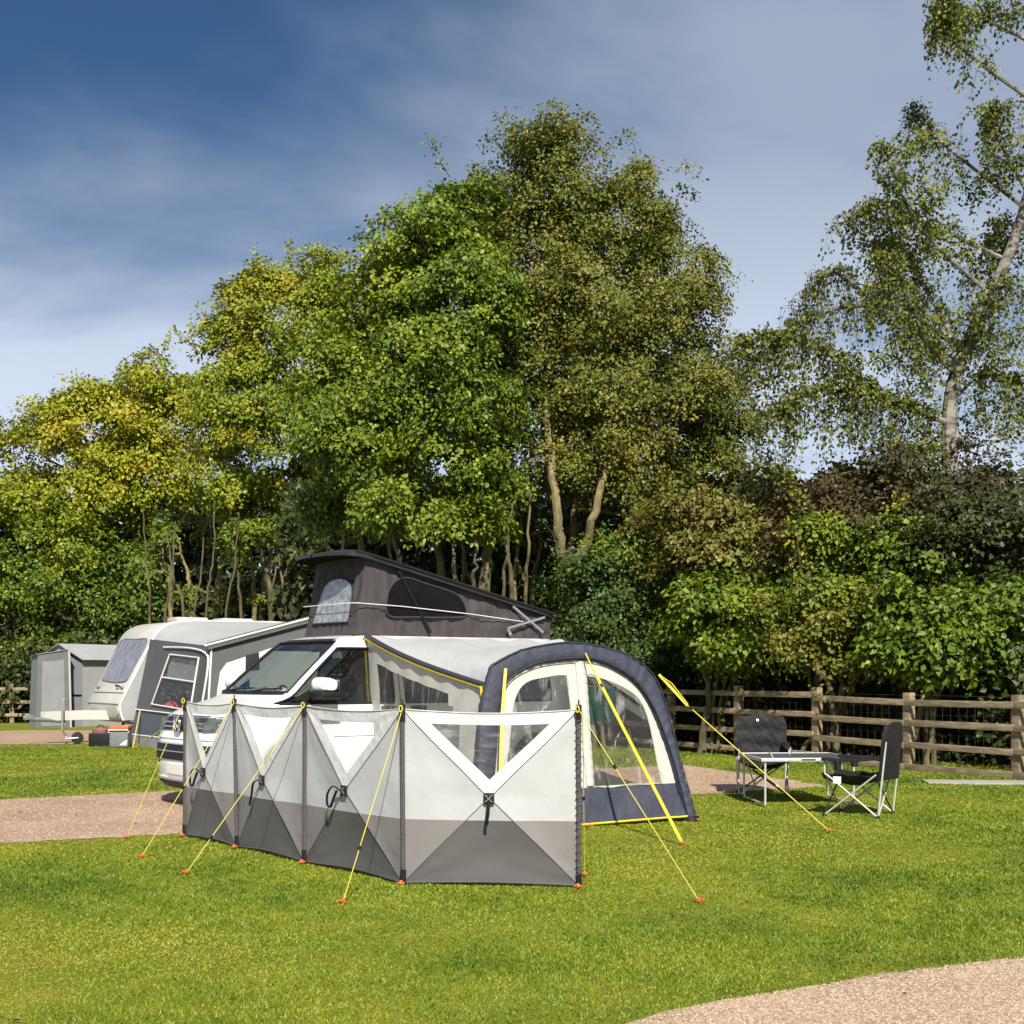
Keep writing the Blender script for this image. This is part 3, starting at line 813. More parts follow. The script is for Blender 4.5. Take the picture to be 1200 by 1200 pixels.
# cab interior
b = MB(); b.box((1.9, 0, 0.45), (4.0, 1.7, 0.06)); b.box((1.64, 0, 1.12), (0.04, 1.60, 1.45)); b.build('floor_and_dark_screen', M['interior'], van)  # floor, plus an added dark screen behind the seats to darken the cab
b = MB(); b.grid([[Vector((u, .70 * q / 3, 1.905 - .02 * abs(q / 3) ** 3 - (.03 if u < .8 else 0))) for q in range(-3, 4)] for u in (.78, 1.0, 1.4, 1.64)]); b.build('headliner', M['seat_cloth'], van)
for s in (-1, 1):
    b = MB(); b.grid([[Vector((u, s * (.905 - .02 * (z > 1.1)), z)) for u in (.35, .8, 1.3, 1.62)] for z in (.45, .8, 1.15)]); b.build('door_lining', M['interior'], van)
b = MB(); b.box((0.12, 0, 1.13), (0.42, 1.62, 0.22), bev=0.06); b.box((0.30, 0.40, 1.19), (0.22, 0.42, 0.14), bev=0.05)
b.build('dashboard', M['interior'], van)
for s in (-1, 1):
    b = MB(); b.box((1.0, s * .42, 0.80), (0.52, 0.52, 0.16), bev=0.05)
    b.box((1.22, s * .42, 1.16), (0.15, 0.50, 0.66), M=Matrix.Rotation(R(12), 3, 'Y'), bev=0.05)
    seat = b.build('front_seat', M['seat_cloth'], van)
    b = MB(); b.box((1.30, s * .42, 1.60), (0.10, 0.27, 0.20), bev=0.04)
    b.tube([(1.28, s * .42 - .06, 1.44), (1.30, s * .42 - .06, 1.56)], .008); b.tube([(1.28, s * .42 + .06, 1.44), (1.30, s * .42 + .06, 1.56)], .008)
    b.build('headrest', M['seat_cloth'], seat)
b = MB(); b.tube([(0.52 + 0.06 * math.sin(a * math.pi / 12), 0.42 + 0.19 * math.cos(a * math.pi / 12), 1.17 + 0.19 * math.sin(a * math.pi / 12)) for a in range(24)], 0.015, n=6, closed=True)
b.bar((.52, .24, 1.17), (.52, .60, 1.17), .03, .05); b.tube([(.3, .42, 1.1), (.52, .42, 1.17)], .03); b.build('steering_wheel', M['black_plastic'], van)
b = MB(); b.box((0.80, 0, 1.80), (0.03, 0.20, 0.07), bev=0.012); b.tube([(0.80, 0, 1.82), (0.72, 0, 1.88)], .01); b.build('rear_view_mirror', M['black_plastic'], van)
# silver bumps added to stand in for reflections along the windscreen base
b = MB(); rr = random.Random(3)
for k in range(9):
    y = -0.66 + 1.32 * k / 8
    b.lathe([(0.0, -.075), (0.045, -.06), (0.062, 0), (0.045, .06), (0.0, .075)], c=(0.05 + rr.uniform(-.02, .02), y, 1.285 + rr.uniform(-.005, .015)), axis='Y', n=10)
sb = b.build('reflection_bumps', M['foil_window'], None, loc=VAN_O); sb.rotation_euler = (0, 0, VAN_A)
tag(sb, 'silver bumps standing in for reflections along the base of the windscreen', 'reflection stand-in')

# ---- raised roof
def shell_top(u):       # underside height of the raised lid along u
    return 2.935 - (u - 0.95) * 0.226
lid = MB(); rows_t, rows_b = [], []
for k in range(49):
    t = (k / 48) ** 1.7; u = 0.74 + 3.26 * t
    w = 0.69 * min(1.0, (1 - (1 - min(1, t / 0.085)) ** 2.6) ** 0.5 + 0.02) * (1 if t < .93 else 1 - 0.10 * ((t - .93) / .07) ** 2)
    nose = max(0, 1 - t / 0.13)
    zb = shell_top(u) - 0.045 * nose ** 1.3 - 0.02
    th = 0.052 * min(1, t / 0.09 + 0.15) * (1 if t < .9 else 1 - 0.6 * (t - .9) / .1)
    top, bot = [], []
    for a in range(17):
        s = -1 + 2 * a / 16
        crown = 0.035 * (1 - abs(s) ** 2.2) * min(1, t / 0.1 + .1)
        edge = max(0.0, 1 - abs(s) ** 14)
        top.append(Vector((u, w * s, zb + 0.012 + (th + crown) * (0.25 + 0.75 * edge))))
        bot.append(Vector((u, w * s, zb - 0.02 * (abs(s) > .95) + 0.02 * (1 - abs(s) ** 4))))
    rows_t.append(top); rows_b.append(bot)
ring_rows = [t + list(reversed(bt)) for t, bt in zip(rows_t, rows_b)]
lid.grid(ring_rows, closed=True)
lin = MB(); lin.grid([[p + Vector((0.0, 0, -0.004)) for p in r] for r in rows_b[3:]])
lid.add(ring_rows[0], [tuple(range(34))]); lid.add(ring_rows[-1], [tuple(range(34))])
lid_o = lid.build('pop_up_roof', M['dark_shell'], van, angle=62)
lin.build('roof_lining', M['mesh_net'], lid_o)
for s in (-1, 1):
    b = MB(); b.tube([(u, s * (0.70 if u > 1.1 else 0.66), shell_top(u) + 0.015) for u in np.linspace(0.98, 3.98, 14)], 0.016, n=8); b.build('edge_strip', M['black_plastic'], lid_o)
# bellows cloth: front and two sides, wrinkled
rgw = random.Random(11)
def wr(a, b_, f): return 0.017 * math.sin(f * a + 2.3 * math.sin(1.7 * b_ * 3 + a)) + 0.011 * math.sin(2.7 * f * a + 5 * b_)
bel = empty('bellows', (0, 0, 0)); bel.parent = van
b = MB(); rows = []
for k in range(15):
    t = k / 14
    rows.append([Vector((0.97 + 0.17 * t ** 0.8 + wr(s * 3, t, 7) * (0.3 + t * (1 - t) * 3) * (1 - s ** 6), 0.60 * s + 0 * t, 1.965 + t * (shell_top(1.12) - 1.965 - 0.0))) for s in np.linspace(-1, 1, 33)])
b.grid(rows); b.build('front_cloth', M['bellows'], bel)
for sd in (-1, 1):
    b = MB(); rows = []
    for k in range(13):
        t = k / 12; row = []
        for q in range(70):
            f = q / 69; u0 = 0.97 + 0.17 * t ** 0.8; u = u0 + (3.92 - u0) * f
            zt = max(2.0, shell_top(u) + 0.0)
            row.append(Vector((u, sd * (0.60 + 0.02 * math.sin(math.pi * t) * min(1, q / 6) + wr(u * 2.4, t, 6) * (0.2 + 3.2 * t * (1 - t)) * min(1, q / 6)), 1.965 + t * (zt - 1.965))))
        rows.append(row)
    b.grid(rows); b.build('side_cloth', M['bellows'], bel)
    # dark mesh window: rounded trapezoid
    ctl = [(1.42, 2.20), (1.40, 2.42), (1.48, 2.58), (1.66, 2.66), (1.95, 2.60), (2.32, 2.515), (2.47, 2.43), (2.545, 2.30), (2.52, 2.215), (2.2, 2.195), (1.8, 2.19)]
    lp = smooth_path([Vector((u, sd * 0.652, z)) for u, z in ctl], 5, closed=True)
    b = MB(); b.poly([lp]); mw = b.build('mesh_window', M['mesh_net'], bel, smooth=False)
    b = MB(); b.tube(lp, 0.009, n=5, closed=True); b.build('window_piping', M['bellows'], mw)
    # scissor struts
    st = MB(); st.bar((3.25, sd * .675, 2.36), (3.74, sd * .675, 2.04), .02, .028); st.bar((3.16, sd * .68, 2.08), (3.76, sd * .68, 2.235), .02, .028)
    st.bar((3.16, sd * .68, 2.08), (3.22, sd * .68, 2.0), .02, .028); st.bar((3.25, sd * .665, 2.36), (3.31, sd * .665, 2.40), .02, .028)
    st.build('scissor_strut', M['alloy'], van)
    b = MB(); b.bar((1.51, sd * .664, 2.80), (1.76, sd * .668, 2.40), .035, .006, up=(0, 1, 0)); b.bar((1.76, sd * .668, 2.40), (2.01, sd * .664, 2.0), .035, .006, up=(0, 1, 0)); b.build('strap', M['black_web'], van)
b = MB(); b.tube([(0.96, 0.60, 2.335), (0.945, 0, 2.335), (0.95, -0.60, 2.335), (1.0, -0.665, 2.333), (1.6, -.672, 2.31), (2.6, -.674, 2.245), (3.42, -.674, 2.17)], 0.006, n=5); b.build('cord', M['cord'], van)
ctl = [(-0.46, 2.135), (-0.44, 2.12), (0.0, 2.12), (0.37, 2.12), (0.40, 2.14), (0.34, 2.36), (0.27, 2.54), (0.14, 2.63), (-0.08, 2.655), (-0.30, 2.62), (-0.43, 2.52), (-0.46, 2.34)]
# clear foil-backed window on the front cloth (local y runs to the far side)
lp = smooth_path([Vector((0.97 + 0.17 * ((z - 1.965) / .96) ** .8 - 0.026, y + .02, z)) for y, z in ctl], 5, closed=True)
b = MB(); b.poly([lp]); fw = b.build('front_window', M['foil_window'], bel, smooth=False)
b = MB(); b.tube(lp, 0.008, n=5, closed=True); b.build('window_piping', M['bellows'], fw)

# ------------------------------------------------------------------ awning on the van
AL, AR_ = Vector((-0.31, 13.0, 0)), Vector((1.87, 13.95, 0))
ad = (AR_ - AL).normalized(); an = Vector((ad.y, -ad.x, 0))          # towards the camera
aup = (Vector((0, 0, 1)) - an * 0.22).normalized()
apn = ad.cross(aup).normalized()
if apn.y > 0: apn = -apn
def ap(px, py, d=0.0):                                                # photograph point to the leaning front face
    return on_plane(px, py, AL, apn) + apn * d
A0 = Vector((0.78, 13.47, 0))
awn = empty('drive_away_awning', A0)
tag(awn, 'cream and navy inflatable awning with clear windows attached to the camper van', 'awning')
outer = [(548, 972), (555, 917), (562, 832), (573, 784), (582, 775), (605, 763), (627, 757), (661, 752.5), (695, 755.5), (729, 765), (747, 775), (762, 788), (774, 811), (785, 848), (803, 915), (816, 961)]
inner = [(569, 968), (578, 917), (585, 837), (591.5, 807), (600, 794), (616, 784), (640, 776.5), (681, 773), (706, 777), (731, 790), (747, 804), (760, 824), (771, 848), (785, 888), (795, 925), (803, 958)]
op = smooth_path([ap(*p) for p in outer], 6); ip = smooth_path([ap(*p) for p in inner], 6)
def resample(pts, n):
    L = [0.0]
    for a, b_ in zip(pts, pts[1:]): L.append(L[-1] + (b_ - a).length)
    out, k = [], 0
    for i in range(n):
        d = L[-1] * i / (n - 1)
        while k < len(L) - 2 and L[k + 1] < d: k += 1
        t = (d - L[k]) / max(1e-9, L[k + 1] - L[k]); out.append(pts[k].lerp(pts[k + 1], t))
    return out
NA = 150
op, ip = resample(op, NA), resample(ip, NA)
b = MB(A0); rows = []
for i in range(NA):
    c = (op[i] + ip[i]) / 2; e = (op[i] - ip[i]); w = e.length / 2; e.normalize()
    row = []
    for a in range(16):
        g_ = 2 * math.pi * a / 16
        gather = 1 + 0.13 * math.sin(i * 1.63 + math.sin(i * .7) + .5 * math.sin(a * .8)) * (0.55 + 0.45 * math.sin(i * .31 + 2)) + 0.04 * math.sin(i * 2.7 + a)
        cg, sg = math.cos(g_), math.sin(g_)
        row.append(c - apn * 0.02 + e * (w * (1 + (gather - 1) * .5) * math.copysign(abs(cg) ** .62, cg)) + apn * (0.062 * gather * math.copysign(abs(sg) ** .7, sg)))
    rows.append(row)
b.grid(rows, closed=True)
ao = b.build('inflatable_arch', M['navy'], awn, angle=75)
for src, f_ in ((ip, .012), (op, -.012)):
    b = MB(A0); b.tube([p + apn * .045 + (op[i] - ip[i]).normalized() * f_ for i, p in enumerate(src)], .006, n=5); b.build('seam', M['navy'], ao)
# front wall: cream cloth with two clear windows
lw = [(601, 838), (603, 824), (607, 812), (613, 803), (623, 796.5), (640, 793), (665, 790.5), (668, 812), (671, 834), (678, 902), (679, 918), (594, 918), (597, 880)]
rw = [(687, 791), (703, 793), (722, 800), (738, 808), (751, 819), (760, 838), (767, 868), (773, 900), (777, 917), (740, 918.5), (697, 921), (694, 880), (690, 835)]
inn = [p for p in inner if p[1] < 930]
wall = [(576, 928)] + [(x - 4 if x < 600 else x + (4 if x > 700 else 0), y - 4 if 600 <= x <= 740 else y) for x, y in inn[1:]] + [(796, 917), (686, 923)]
def sm_px(pts, k=4): return [(p.x, p.y) for p in smooth_path([Vector((x, y, 0)) for x, y in pts], k, closed=True)]
b = MB(A0); b.poly([[ap(*p, -0.03) for p in wall], [ap(*p, -0.03) for p in lw], [ap(*p, -0.03) for p in rw]])
b.build('front_wall', M['cream'], awn, smooth=False)
for w_ in (lw, rw):
    b = MB(A0)
    # fan grid, pulled slightly in and out so that the film ripples
    c = Vector((sum(p[0] for p in w_) / len(w_), sum(p[1] for p in w_) / len(w_), 0)); L_ = smooth_path([Vector((x, y, 0)) for x, y in w_], 2, closed=True)
    rows = []
    for k in range(9):
        t = 1 - k / 8 * 0.999
        rows.append([ap(c.x + (p.x - c.x) * t, c.y + (p.y - c.y) * t, -0.032 + (1 - t) * t * 0.05 * math.sin(i_ * 1.1)) for i_, p in enumerate(L_)])
    b.grid(rows, closed=True); cw = b.build('clear_window', M['clear_film'], awn)
    b = MB(A0); b.tube([ap(p.x, p.y, -0.026) for p in L_], 0.006, n=5, closed=True); b.build('window_seam', M['cream'], cw)
# ruched door strip between the windows, proud of the wall
b = MB(A0); rows = []
for k in range(41):
    t = k / 40; y = 775 + (921 - 775) * t
    xa, xb = 675 + (690 - 675) * t * 0.9, 687.5 + (697.5 - 687.5) * t
    rows.append([ap(xa + (xb - xa) * s, y, -0.018 + 0.022 * math.sin(math.pi * s) + 0.005 * math.sin(k * 2.1 + s * 2)) for s in np.linspace(0, 1, 9)])
b.grid(rows); b.build('door_strip', M['cream'], awn)
# folded yellow-edged door zip and mud wall
def mud(px0, px1, yt0, yt1, yb0, yb1, name):
    b = MB(A0); rows = []
    for k in range(9):
        t = k / 8
        row = []
        for q in range(15):
            s = q / 14; x = px0 + (px1 - px0) * s
            x = x + (-4 if False else 0)
            ytop, ybot = yt0 + (yt1 - yt0) * s, yb0 + (yb1 - yb0) * s
            top, bot = ap(x, ytop, -0.035), gp(x + (s * 9 if px1 > 700 else 0), ybot, 0.05) if False else ap(x + (6 * t if (px1 > 700 and s > .9) else 0), ybot, 0.03)
            p = top.lerp(bot, t) + apn * (0.012 * math.sin(s * 9 + t * 3) * math.sin(math.pi * t))
            row.append(p)
        rows.append(row)
    b.grid(rows); m_ = b.build(name, M['navy'], awn)
    p = MB(A0); p.tube([r + Vector((0, 0, 0.0)) + apn * 0.008 for r in rows[-1]], 0.011, n=6); p.build('yellow_piping', M['yellow_web'], m_)
mud(679, 798, 922, 917, 967, 957, 'mud_wall')
mud(571, 679, 928, 922, 968, 967, 'mud_wall')
# roof cloth from the van's gutter to the arch
gut = [vw(u, -0.80 + 0.02, 1.935 - 0.008 * math.sin(u * 9)) for u in np.linspace(1.03, 3.98, 41)]
def arc_pick(px_from, px_to, n):
    i0 = min(range(NA // 2), key=lambda i: abs((600 + FPX * op[i].x / op[i].y) - px_from[0]) + abs((790 - FPX * (op[i].z - CAMH) / op[i].y) - px_from[1]))
    i1 = min(range(NA // 2, NA), key=lambda i: abs((600 + FPX * op[i].x / op[i].y) - px_to[0]) + abs((790 - FPX * (op[i].z - CAMH) / op[i].y) - px_to[1]))
    return resample(op[i0:i1 + 1], n)
arc = arc_pick((567, 806), (786, 850), 41)
b = MB(A0); rows = []
for k in range(29):
    t = k / 28
    row = []
    for q in range(41):
        s = q / 40
        # the left hem hangs in the piped curve; the middle bellies a little
        sag = 0.055 * math.sin(math.pi * t ** .8) * (1 - 0.2 * s) + 0.03 * math.sin(math.pi * t) * math.sin(math.pi * s)
        p = gut[q].lerp(arc[q] - apn * 0.02, t)
        p.z -= sag
        f = min(1, s * 6) 
        p.z += 0.016 * math.sin(34 * s + 3 * t + 2 * math.sin(5 * t)) * (1 - t) * math.sin(math.pi * min(1, t + .25)) * f + 0.016 * math.sin(19 * s + 9 * t + 1.5 * math.sin(7 * s)) * math.sin(math.pi * t) * f
        row.append(p)
    rows.append(row)
b.grid(rows); b.build('roof_cloth', M['white_cloth'], awn, angle=80)
hem = [r[0] for r in rows]
# left wall below the hem, clear window in it
NW = 29
lwall = []
foot_v, foot_a = vw(1.03, -0.985, 0.03), ap(552, 966, -.12); foot_a.z = 0.03
b = MB(A0); rows = []
for k in range(NW):
    t = k / (NW - 1); top = hem[k]; bot = foot_v.lerp(foot_a, t)
    rows.append([top.lerp(bot, j / 24) + Vector((0.01, 0.004, 0)) * math.sin(k * 1.4 + j * .5) for j in range(25)])
def in_win(k, j):
    # window occupies the middle of the wall, with a rounded upper outer corner
    if not (3 <= k < 24 and 3 <= j < 15): return False
    return not (k >= 21 and j < 3 + (k - 20) * 1.3)
fw, fc = [], []
for k in range(NW - 1):
    for j in range(24):
        (fc if in_win(k, j) else fw).append((k * 25 + j, k * 25 + j + 1, (k + 1) * 25 + j + 1, (k + 1) * 25 + j))
vs = [p for r in rows for p in r]
b = MB(A0); b.add(vs, fw); b.build('side_wall', M['cream'], awn)
b = MB(A0); b.add(vs, fc); b.build('clear_window', M['clear_film'], awn)
b = MB(A0); b.tube([p + Vector((-0.01, -0.01, 0.035)) for p in hem], 0.036, n=8, flat=0.5); b.build('hem_band', M['navy'], awn)
b = MB(A0); b.tube([p + Vector((-0.02, -0.02, -0.004)) for p in hem] + [hem[-1] + Vector((-.01, -.02, -.12)), hem[-1] + Vector((-.012, -.02, -.32))], 0.013, n=6); b.build('yellow_piping', M['yellow_web'], awn)
b = MB(A0); b.tube([hem[-1] + Vector((-.01, -.01, -.05)), hem[-1] + Vector((-.014, -.015, -.3)), hem[-1].lerp(foot_a, .6), foot_a], 0.022, n=6, flat=.6); b.build('hem_band', M['navy'], awn)
b = MB(A0); b.tube([hem[0].lerp(foot_v, q / 10) + Vector((-.015, -.015, 0)) for q in range(11)], 0.012, n=6); b.build('yellow_piping', M['yellow_web'], awn)
# right wall (towards the hedge)
b = MB(A0); rows = []
rf_v, rf_a = vw(3.98, -0.90, 0.03), AR_ + Vector((-.02, .1, 0.03))
for k in range(15):
    t = k / 14; top = gut[-1].lerp(arc[-1], t); top.z -= .1 * math.sin(math.pi * t)
    rows.append([top.lerp(rf_v.lerp(rf_a, t), j / 10) for j in range(11)])
fw, fc = [], []
for k in range(14):
    for j in range(10): (fc if 1 <= k < 13 and 1 <= j < 8 else fw).append((k * 11 + j, k * 11 + j + 1, (k + 1) * 11 + j + 1, (k + 1) * 11 + j))
vs = [p for r in rows for p in r]
b.add(vs, fw); b.build('side_wall', M['cream'], awn)
b = MB(A0); b.add(vs, fc); b.build('clear_window', M['clear_film'], awn)
# flap tab where the left storm strap is sewn, black cone feet
for px, py in ((557, 966), (809, 957)):
    p = ap(px, py, 0); b = MB(A0); b.lathe([(0.0, 0), (0.10, 0), (0.09, 0.05), (0.0, 0.06)], c=(p.x, p.y, 0.0), n=14); b.build('foot', M['black_plastic'], awn)

tc0 = at(705, 806, 15.6); m = MB(tc0); rows = []  # made-up cloth put in for an unidentified turquoise blur in the film
for k in range(13):
    rows.append([tc0 + Vector(((q - 8) * .019 * (1 + .25 * k / 12), .035 * math.sin(q * 1.3 + k * .1) * (.3 + k / 12), -.031 * k + .012 * math.cos(q * 1.3))) for q in range(17)])
m.grid(rows); o = m.build('teal_stand_in', M['teal_cloth'], None, loc=tc0, solid=.006)
tag(o, 'made-up turquoise cloth standing in for a turquoise blur in the right clear window', 'teal_stand_in')
m = MB(tc0); m.tube([tc0 + Vector((-.17, 0, .02)), tc0 + Vector((0, 0, .012)), tc0 + Vector((.17, 0, .02))], .006, n=5); m.tube([tc0 + Vector((0, 0, .012)), tc0 + Vector((-.02, .1, .30))], .005, n=5); m.build('hanging_cord', M['cord'], o)

# ------------------------------------------------------------------ guy ropes and pegs
def peg_mesh(mb, p, d):
    d = Vector(d); d.z = 0; d.normalize(); s = Vector((-d.y, d.x, 0))
    p = Vector(p)
    mb.tube([p + Vector((0, 0, -0.04)) , p + Vector((0, 0, 0.02)) , p + Vector((0, 0, .035)) - d * .02], 0.010, n=6)
    mb.bar(p + Vector((0, 0, .022)) - s * .026, p + Vector((0, 0, .022)) + s * .026, .018, .013, bev=.005)
    mb.bar(p + Vector((0, 0, .02)) - d * .03, p + Vector((0, 0, .03)) + d * .025, .020, .014, bev=.004)
def guy(label, pts, r=0.0036, mat='yellow_cord', run=0.45, web=None, group='yellow guy ropes pegged into the grass'):
    pts = [Vector(p) for p in pts]; o0 = pts[-1].copy(); o0.z = 0
    full = []
    for a, b_ in zip(pts, pts[1:]):
        for k in range(6): full.append(a.lerp(b_, k / 6))
    full.append(pts[-1])
    b = MB(o0); b.tube(full, r, n=6); o = b.build('guy_rope', M[mat], None, loc=o0)
    tag(o, label, 'guy rope', group)
    b = MB(o0); peg_mesh(b, o0, pts[-1] - pts[-2]); b.build('peg', M['orange_peg'], o)
    L = resample(full, 101)
    b = MB(o0); b.bar(L[int(run * 100)] , L[int(run * 100) + 2], .022, .016, bev=.003); b.build('runner', M['black_plastic'], o)
    if web:
        a, c = L[int(web[0] * 100)], L[int(web[1] * 100)]
        b = MB(o0); dd = (c - a).normalized()
        b.bar(a, c, web[2], .005, up=(0, -1, .3)); b.build('webbing', M['yellow_web'], o)
    return o
guy('wide yellow storm strap running from the top of the awning arch down to the grass', [ap(681, 768, .10), ap(684, 775, .1).lerp(gp(801, 991), .02), gp(801, 991)], r=0.008, run=0.17, web=(0.12, 0.985, .027))
sA = ap(769, 792, .06); eA = gp(974, 976)
guy('yellow rope from the right shoulder of the awning to a peg before the table', [sA, sA.lerp(eA, .18) + Vector((0, 0, -.05)), sA.lerp(eA, .2) + Vector((0, 0, -.045)), eA], run=0.20, web=(0.0, 0.19, .026), r=.006)
b0 = ap(588, 786, .10)
st_ = MB(A0); st_.bar(b0, ap(583, 840, .12), .029, .006, up=(0, -1, 0)); st_.bar(ap(583, 840, .12), ap(579, 930, .14), .03, .006, up=(0, -1, 0)); st_.build('yellow_strap', M['yellow_web'], awn)
st_ = MB(A0); st_.tube([sA, sA.lerp(eA, .08) + Vector((0, 0, .03)), sA.lerp(eA, .18) + Vector((0, 0, -.03))], .006, n=5); st_.build('yellow_strap', M['yellow_cord'], awn)

# ------------------------------------------------------------------ windbreak
WH = 1.25
WP = [Vector((-3.025, 12.63, 0)), Vector((-2.37, 11.78, 0)), Vector((-1.645, 10.83, 0)), Vector((-0.775, 9.74, 0)), Vector((0.470, 9.60, 0))]
WT = [Vector((-3.02, 12.63, WH)), Vector((-2.405, 11.84, WH)), Vector((-1.645, 10.85, WH)), Vector((-0.782, 9.76, WH)), Vector((0.468, 9.60, WH))]
W0 = WP[2].copy()
wb = empty('windbreak', W0)
tag(wb, 'four panel grey popup windbreak standing on the grass before the camper van', 'windbreak')
def patch(name, poly_st, fn, mat, parent, holes=(), cuts=3, org=W0, d=0.0):
    bm = bmesh.new()
    loops = [[Vector((s, t, 0)) for s, t in poly_st]] + [[Vector((s, t, 0)) for s, t in h] for h in holes]
    tris = geometry.tessellate_polygon(loops); flat = [p for l_ in loops for p in l_]
    vs = [bm.verts.new(p) for p in flat]
    for t in tris:
        try: bm.faces.new([vs[i] for i in t])
        except ValueError: pass
    for _ in range(cuts): bmesh.ops.subdivide_edges(bm, edges=[e for e in bm.edges if e.calc_length() > 0.06], cuts=1, use_grid_fill=True)
    bmesh.ops.triangulate(bm, faces=[f for f in bm.faces if len(f.verts) > 4])
    for v in bm.verts: v.co = fn(v.co.x, v.co.y, d) - org
    bm.normal_update()
    me = bpy.data.meshes.new(name); bm.to_mesh(me); bm.free(); me.materials.append(mat); me.shade_smooth()
    return link(name, me, parent)
hubs = []
for i in range(4):
    b0_, b1_, t0_, t1_ = WP[i], WP[i + 1], WT[i], WT[i + 1]
    nrm = (b1_ - b0_).cross(Vector((0, 0, 1))).normalized()
    if nrm.y > 0: nrm = -nrm
    rr = random.Random(40 + i)
    ph = [rr.uniform(0, 6) for _ in range(6)]
    def fn(s, t, d=0.0, b0_=b0_, b1_=b1_, t0_=t0_, t1_=t1_, nrm=nrm, ph=ph, i=i):
        p = t0_.lerp(t1_, s).lerp(b0_.lerp(b1_, s), t)
        # hub pushed outwards, each X arm a ridge; cloth slack between the arms
        rad = max(abs(s - .5), abs(t - .5)) * 2
        tri = abs(abs(s - .5) - abs(t - .5))
        out = 0.055 * (1 - rad) - 0.03 * min(1, tri * 3) * (1 - rad) + 0.012 * math.sin(7 * s + ph[0]) * math.sin(5 * t + ph[1]) * min(1, tri * 4)
        for cs, ct in ((0, 0), (1, 0), (0, 1), (1, 1)):      # tension creases fan out from the corners
            r_ = math.hypot(s - cs, t - ct); out += .006 * math.sin(17 * math.atan2(t - ct, s - cs) + ph[2 + cs + ct]) * math.exp(-r_ * 4.5) * min(1, r_ * 10)
        out += .006 * math.sin(11 * s + 6 * t + ph[4]) * math.sin(9 * t - 4 * s + ph[5]) * min(1, tri * 5)
        p = p + nrm * (out + d)
        p.z += -0.028 * math.sin(math.pi * s) * max(0, 1 - t * 3) + 0.022 * math.sin(math.pi * s) * max(0, (t - .66) * 3) * (1 if i < 3 else .6) + (0.015 if t > .5 else 0) * t
        return p
    pn = empty('panel', (0, 0, 0)); pn.parent = wb
    DL = 0.635
    e_ = 0.0
    a1, a2 = 0.105, 0.072     # ribbon widths
    # top triangle: pale band and V ribbons round the clear film
    patch('ribbon', [(0, 0), (1, 0), (.5, .5)], fn, M['pale_grey_cloth'], pn, holes=[[(a1 * 1.55, a2), (.5, .5 - a1 * .98), (1 - a1 * 1.55, a2)]], cuts=4)
    patch('clear_window', [(a1 * 1.5, a2 - .003), (1 - a1 * 1.5, a2 - .003), (.5, .5 - a1 * .93)], fn, M['smoky_film'], pn, cuts=4, d=-0.002)
    for m_ in (0, 1):
        f_ = (lambda s, t, d=0.0, fn=fn: fn(s, t, d)) if m_ == 0 else (lambda s, t, d=0.0, fn=fn: fn(1 - s, t, d))
        patch('side_cloth', [(0, 0.0), (.5, .5), (1 - DL, DL), (0, DL)], f_, M['light_grey_cloth'], pn, cuts=4)
        patch('lower_side_cloth', [(0, DL), (1 - DL, DL), (0, 1)], f_, M['taupe_cloth'], pn, cuts=4)
    patch('light_cloth', [(.5, .5), (1 - (1 - DL), DL), (1 - DL, DL)], fn, M['light_grey_cloth'], pn, cuts=3)
    patch('dark_cloth', [(1 - DL, DL), (DL, DL), (1, 1), (0, 1)], fn, M['charcoal_cloth'], pn, cuts=4)
    # X seams
    for ss in ((0, 0, 1, 1), (1, 0, 0, 1)):
        sb_ = MB(W0); pts = [fn(ss[0] + (ss[2] - ss[0]) * q / 24, q / 24, 0.004) for q in range(25)]; sb_.tube(pts, 0.0028, n=5)
        sb_.build('cross_seam', M['seam'], pn)
    sb_ = MB(W0); sb_.tube([fn(q / 20, 1, 0.003) for q in range(21)], 0.009, n=6); sb_.build('bottom_hem', M['sleeve'], pn)
    sb_ = MB(W0); sb_.tube([fn(q / 20, 0, 0.003) for q in range(21)], 0.005, n=6); sb_.build('top_hem', M['pale_grey_cloth'], pn)
    # hub and pull strap
    hc = fn(.5, .5, .012); dx = (b1_ - b0_).normalized()
    Mh = Matrix((dx, nrm, Vector((0, 0, 1)))).transposed()
    hb = MB(W0); hb.box(hc, (0.075, 0.02, 0.078), M=Mh, bev=0.006); ho = hb.build('hub', M['black_plastic'], pn)
    sb_ = MB(W0)
    for q in (-1, 1): sb_.bar(hc + nrm * .012 + dx * .026 * q + Vector((0, 0, .026)), hc + nrm * .012 - dx * .026 * q - Vector((0, 0, .026)), .008, .006)
    sb_.build('hub_cross', M['alloy'], ho)
    sb_ = MB(W0)
    if i in (0, 2):      # strap caught up in a loop
        lpts = [hc + nrm * .02 - dx * .02, hc + nrm * .04 - dx * .09 + Vector((0, 0, .03)), hc + nrm * .05 - dx * .15 - Vector((0, 0, .03)), hc + nrm * .05 - dx * .155 - Vector((0, 0, .11)), hc + nrm * .05 - dx * .11 - Vector((0, 0, .13)), hc + nrm * .04 - dx * .085 - Vector((0, 0, .07)), hc + nrm * .03 - dx * .05]
    elif i == 1:
        lpts = [hc + nrm * .02 - dx * .02, hc + nrm * .035 - dx * .08 - Vector((0, 0, .03)), hc + nrm * .03 - dx * .12 - Vector((0, 0, .12)), hc + nrm * .03 - dx * .16 - Vector((0, 0, .22))]
    else:
        lpts = [hc + nrm * .02 - Vector((0, 0, .02)), hc + nrm * .045 - Vector((0, 0, .09)), hc + nrm * .045 - Vector((0, 0, .15)) - dx * .008, hc + nrm * .04 - Vector((0, 0, .185)) - dx * .01]
    sb_.tube(smooth_path(lpts, 4), 0.012, n=6, flat=.35, upref=(0, 0, 1)); sb_.build('pull_strap', M['black_web'], pn)
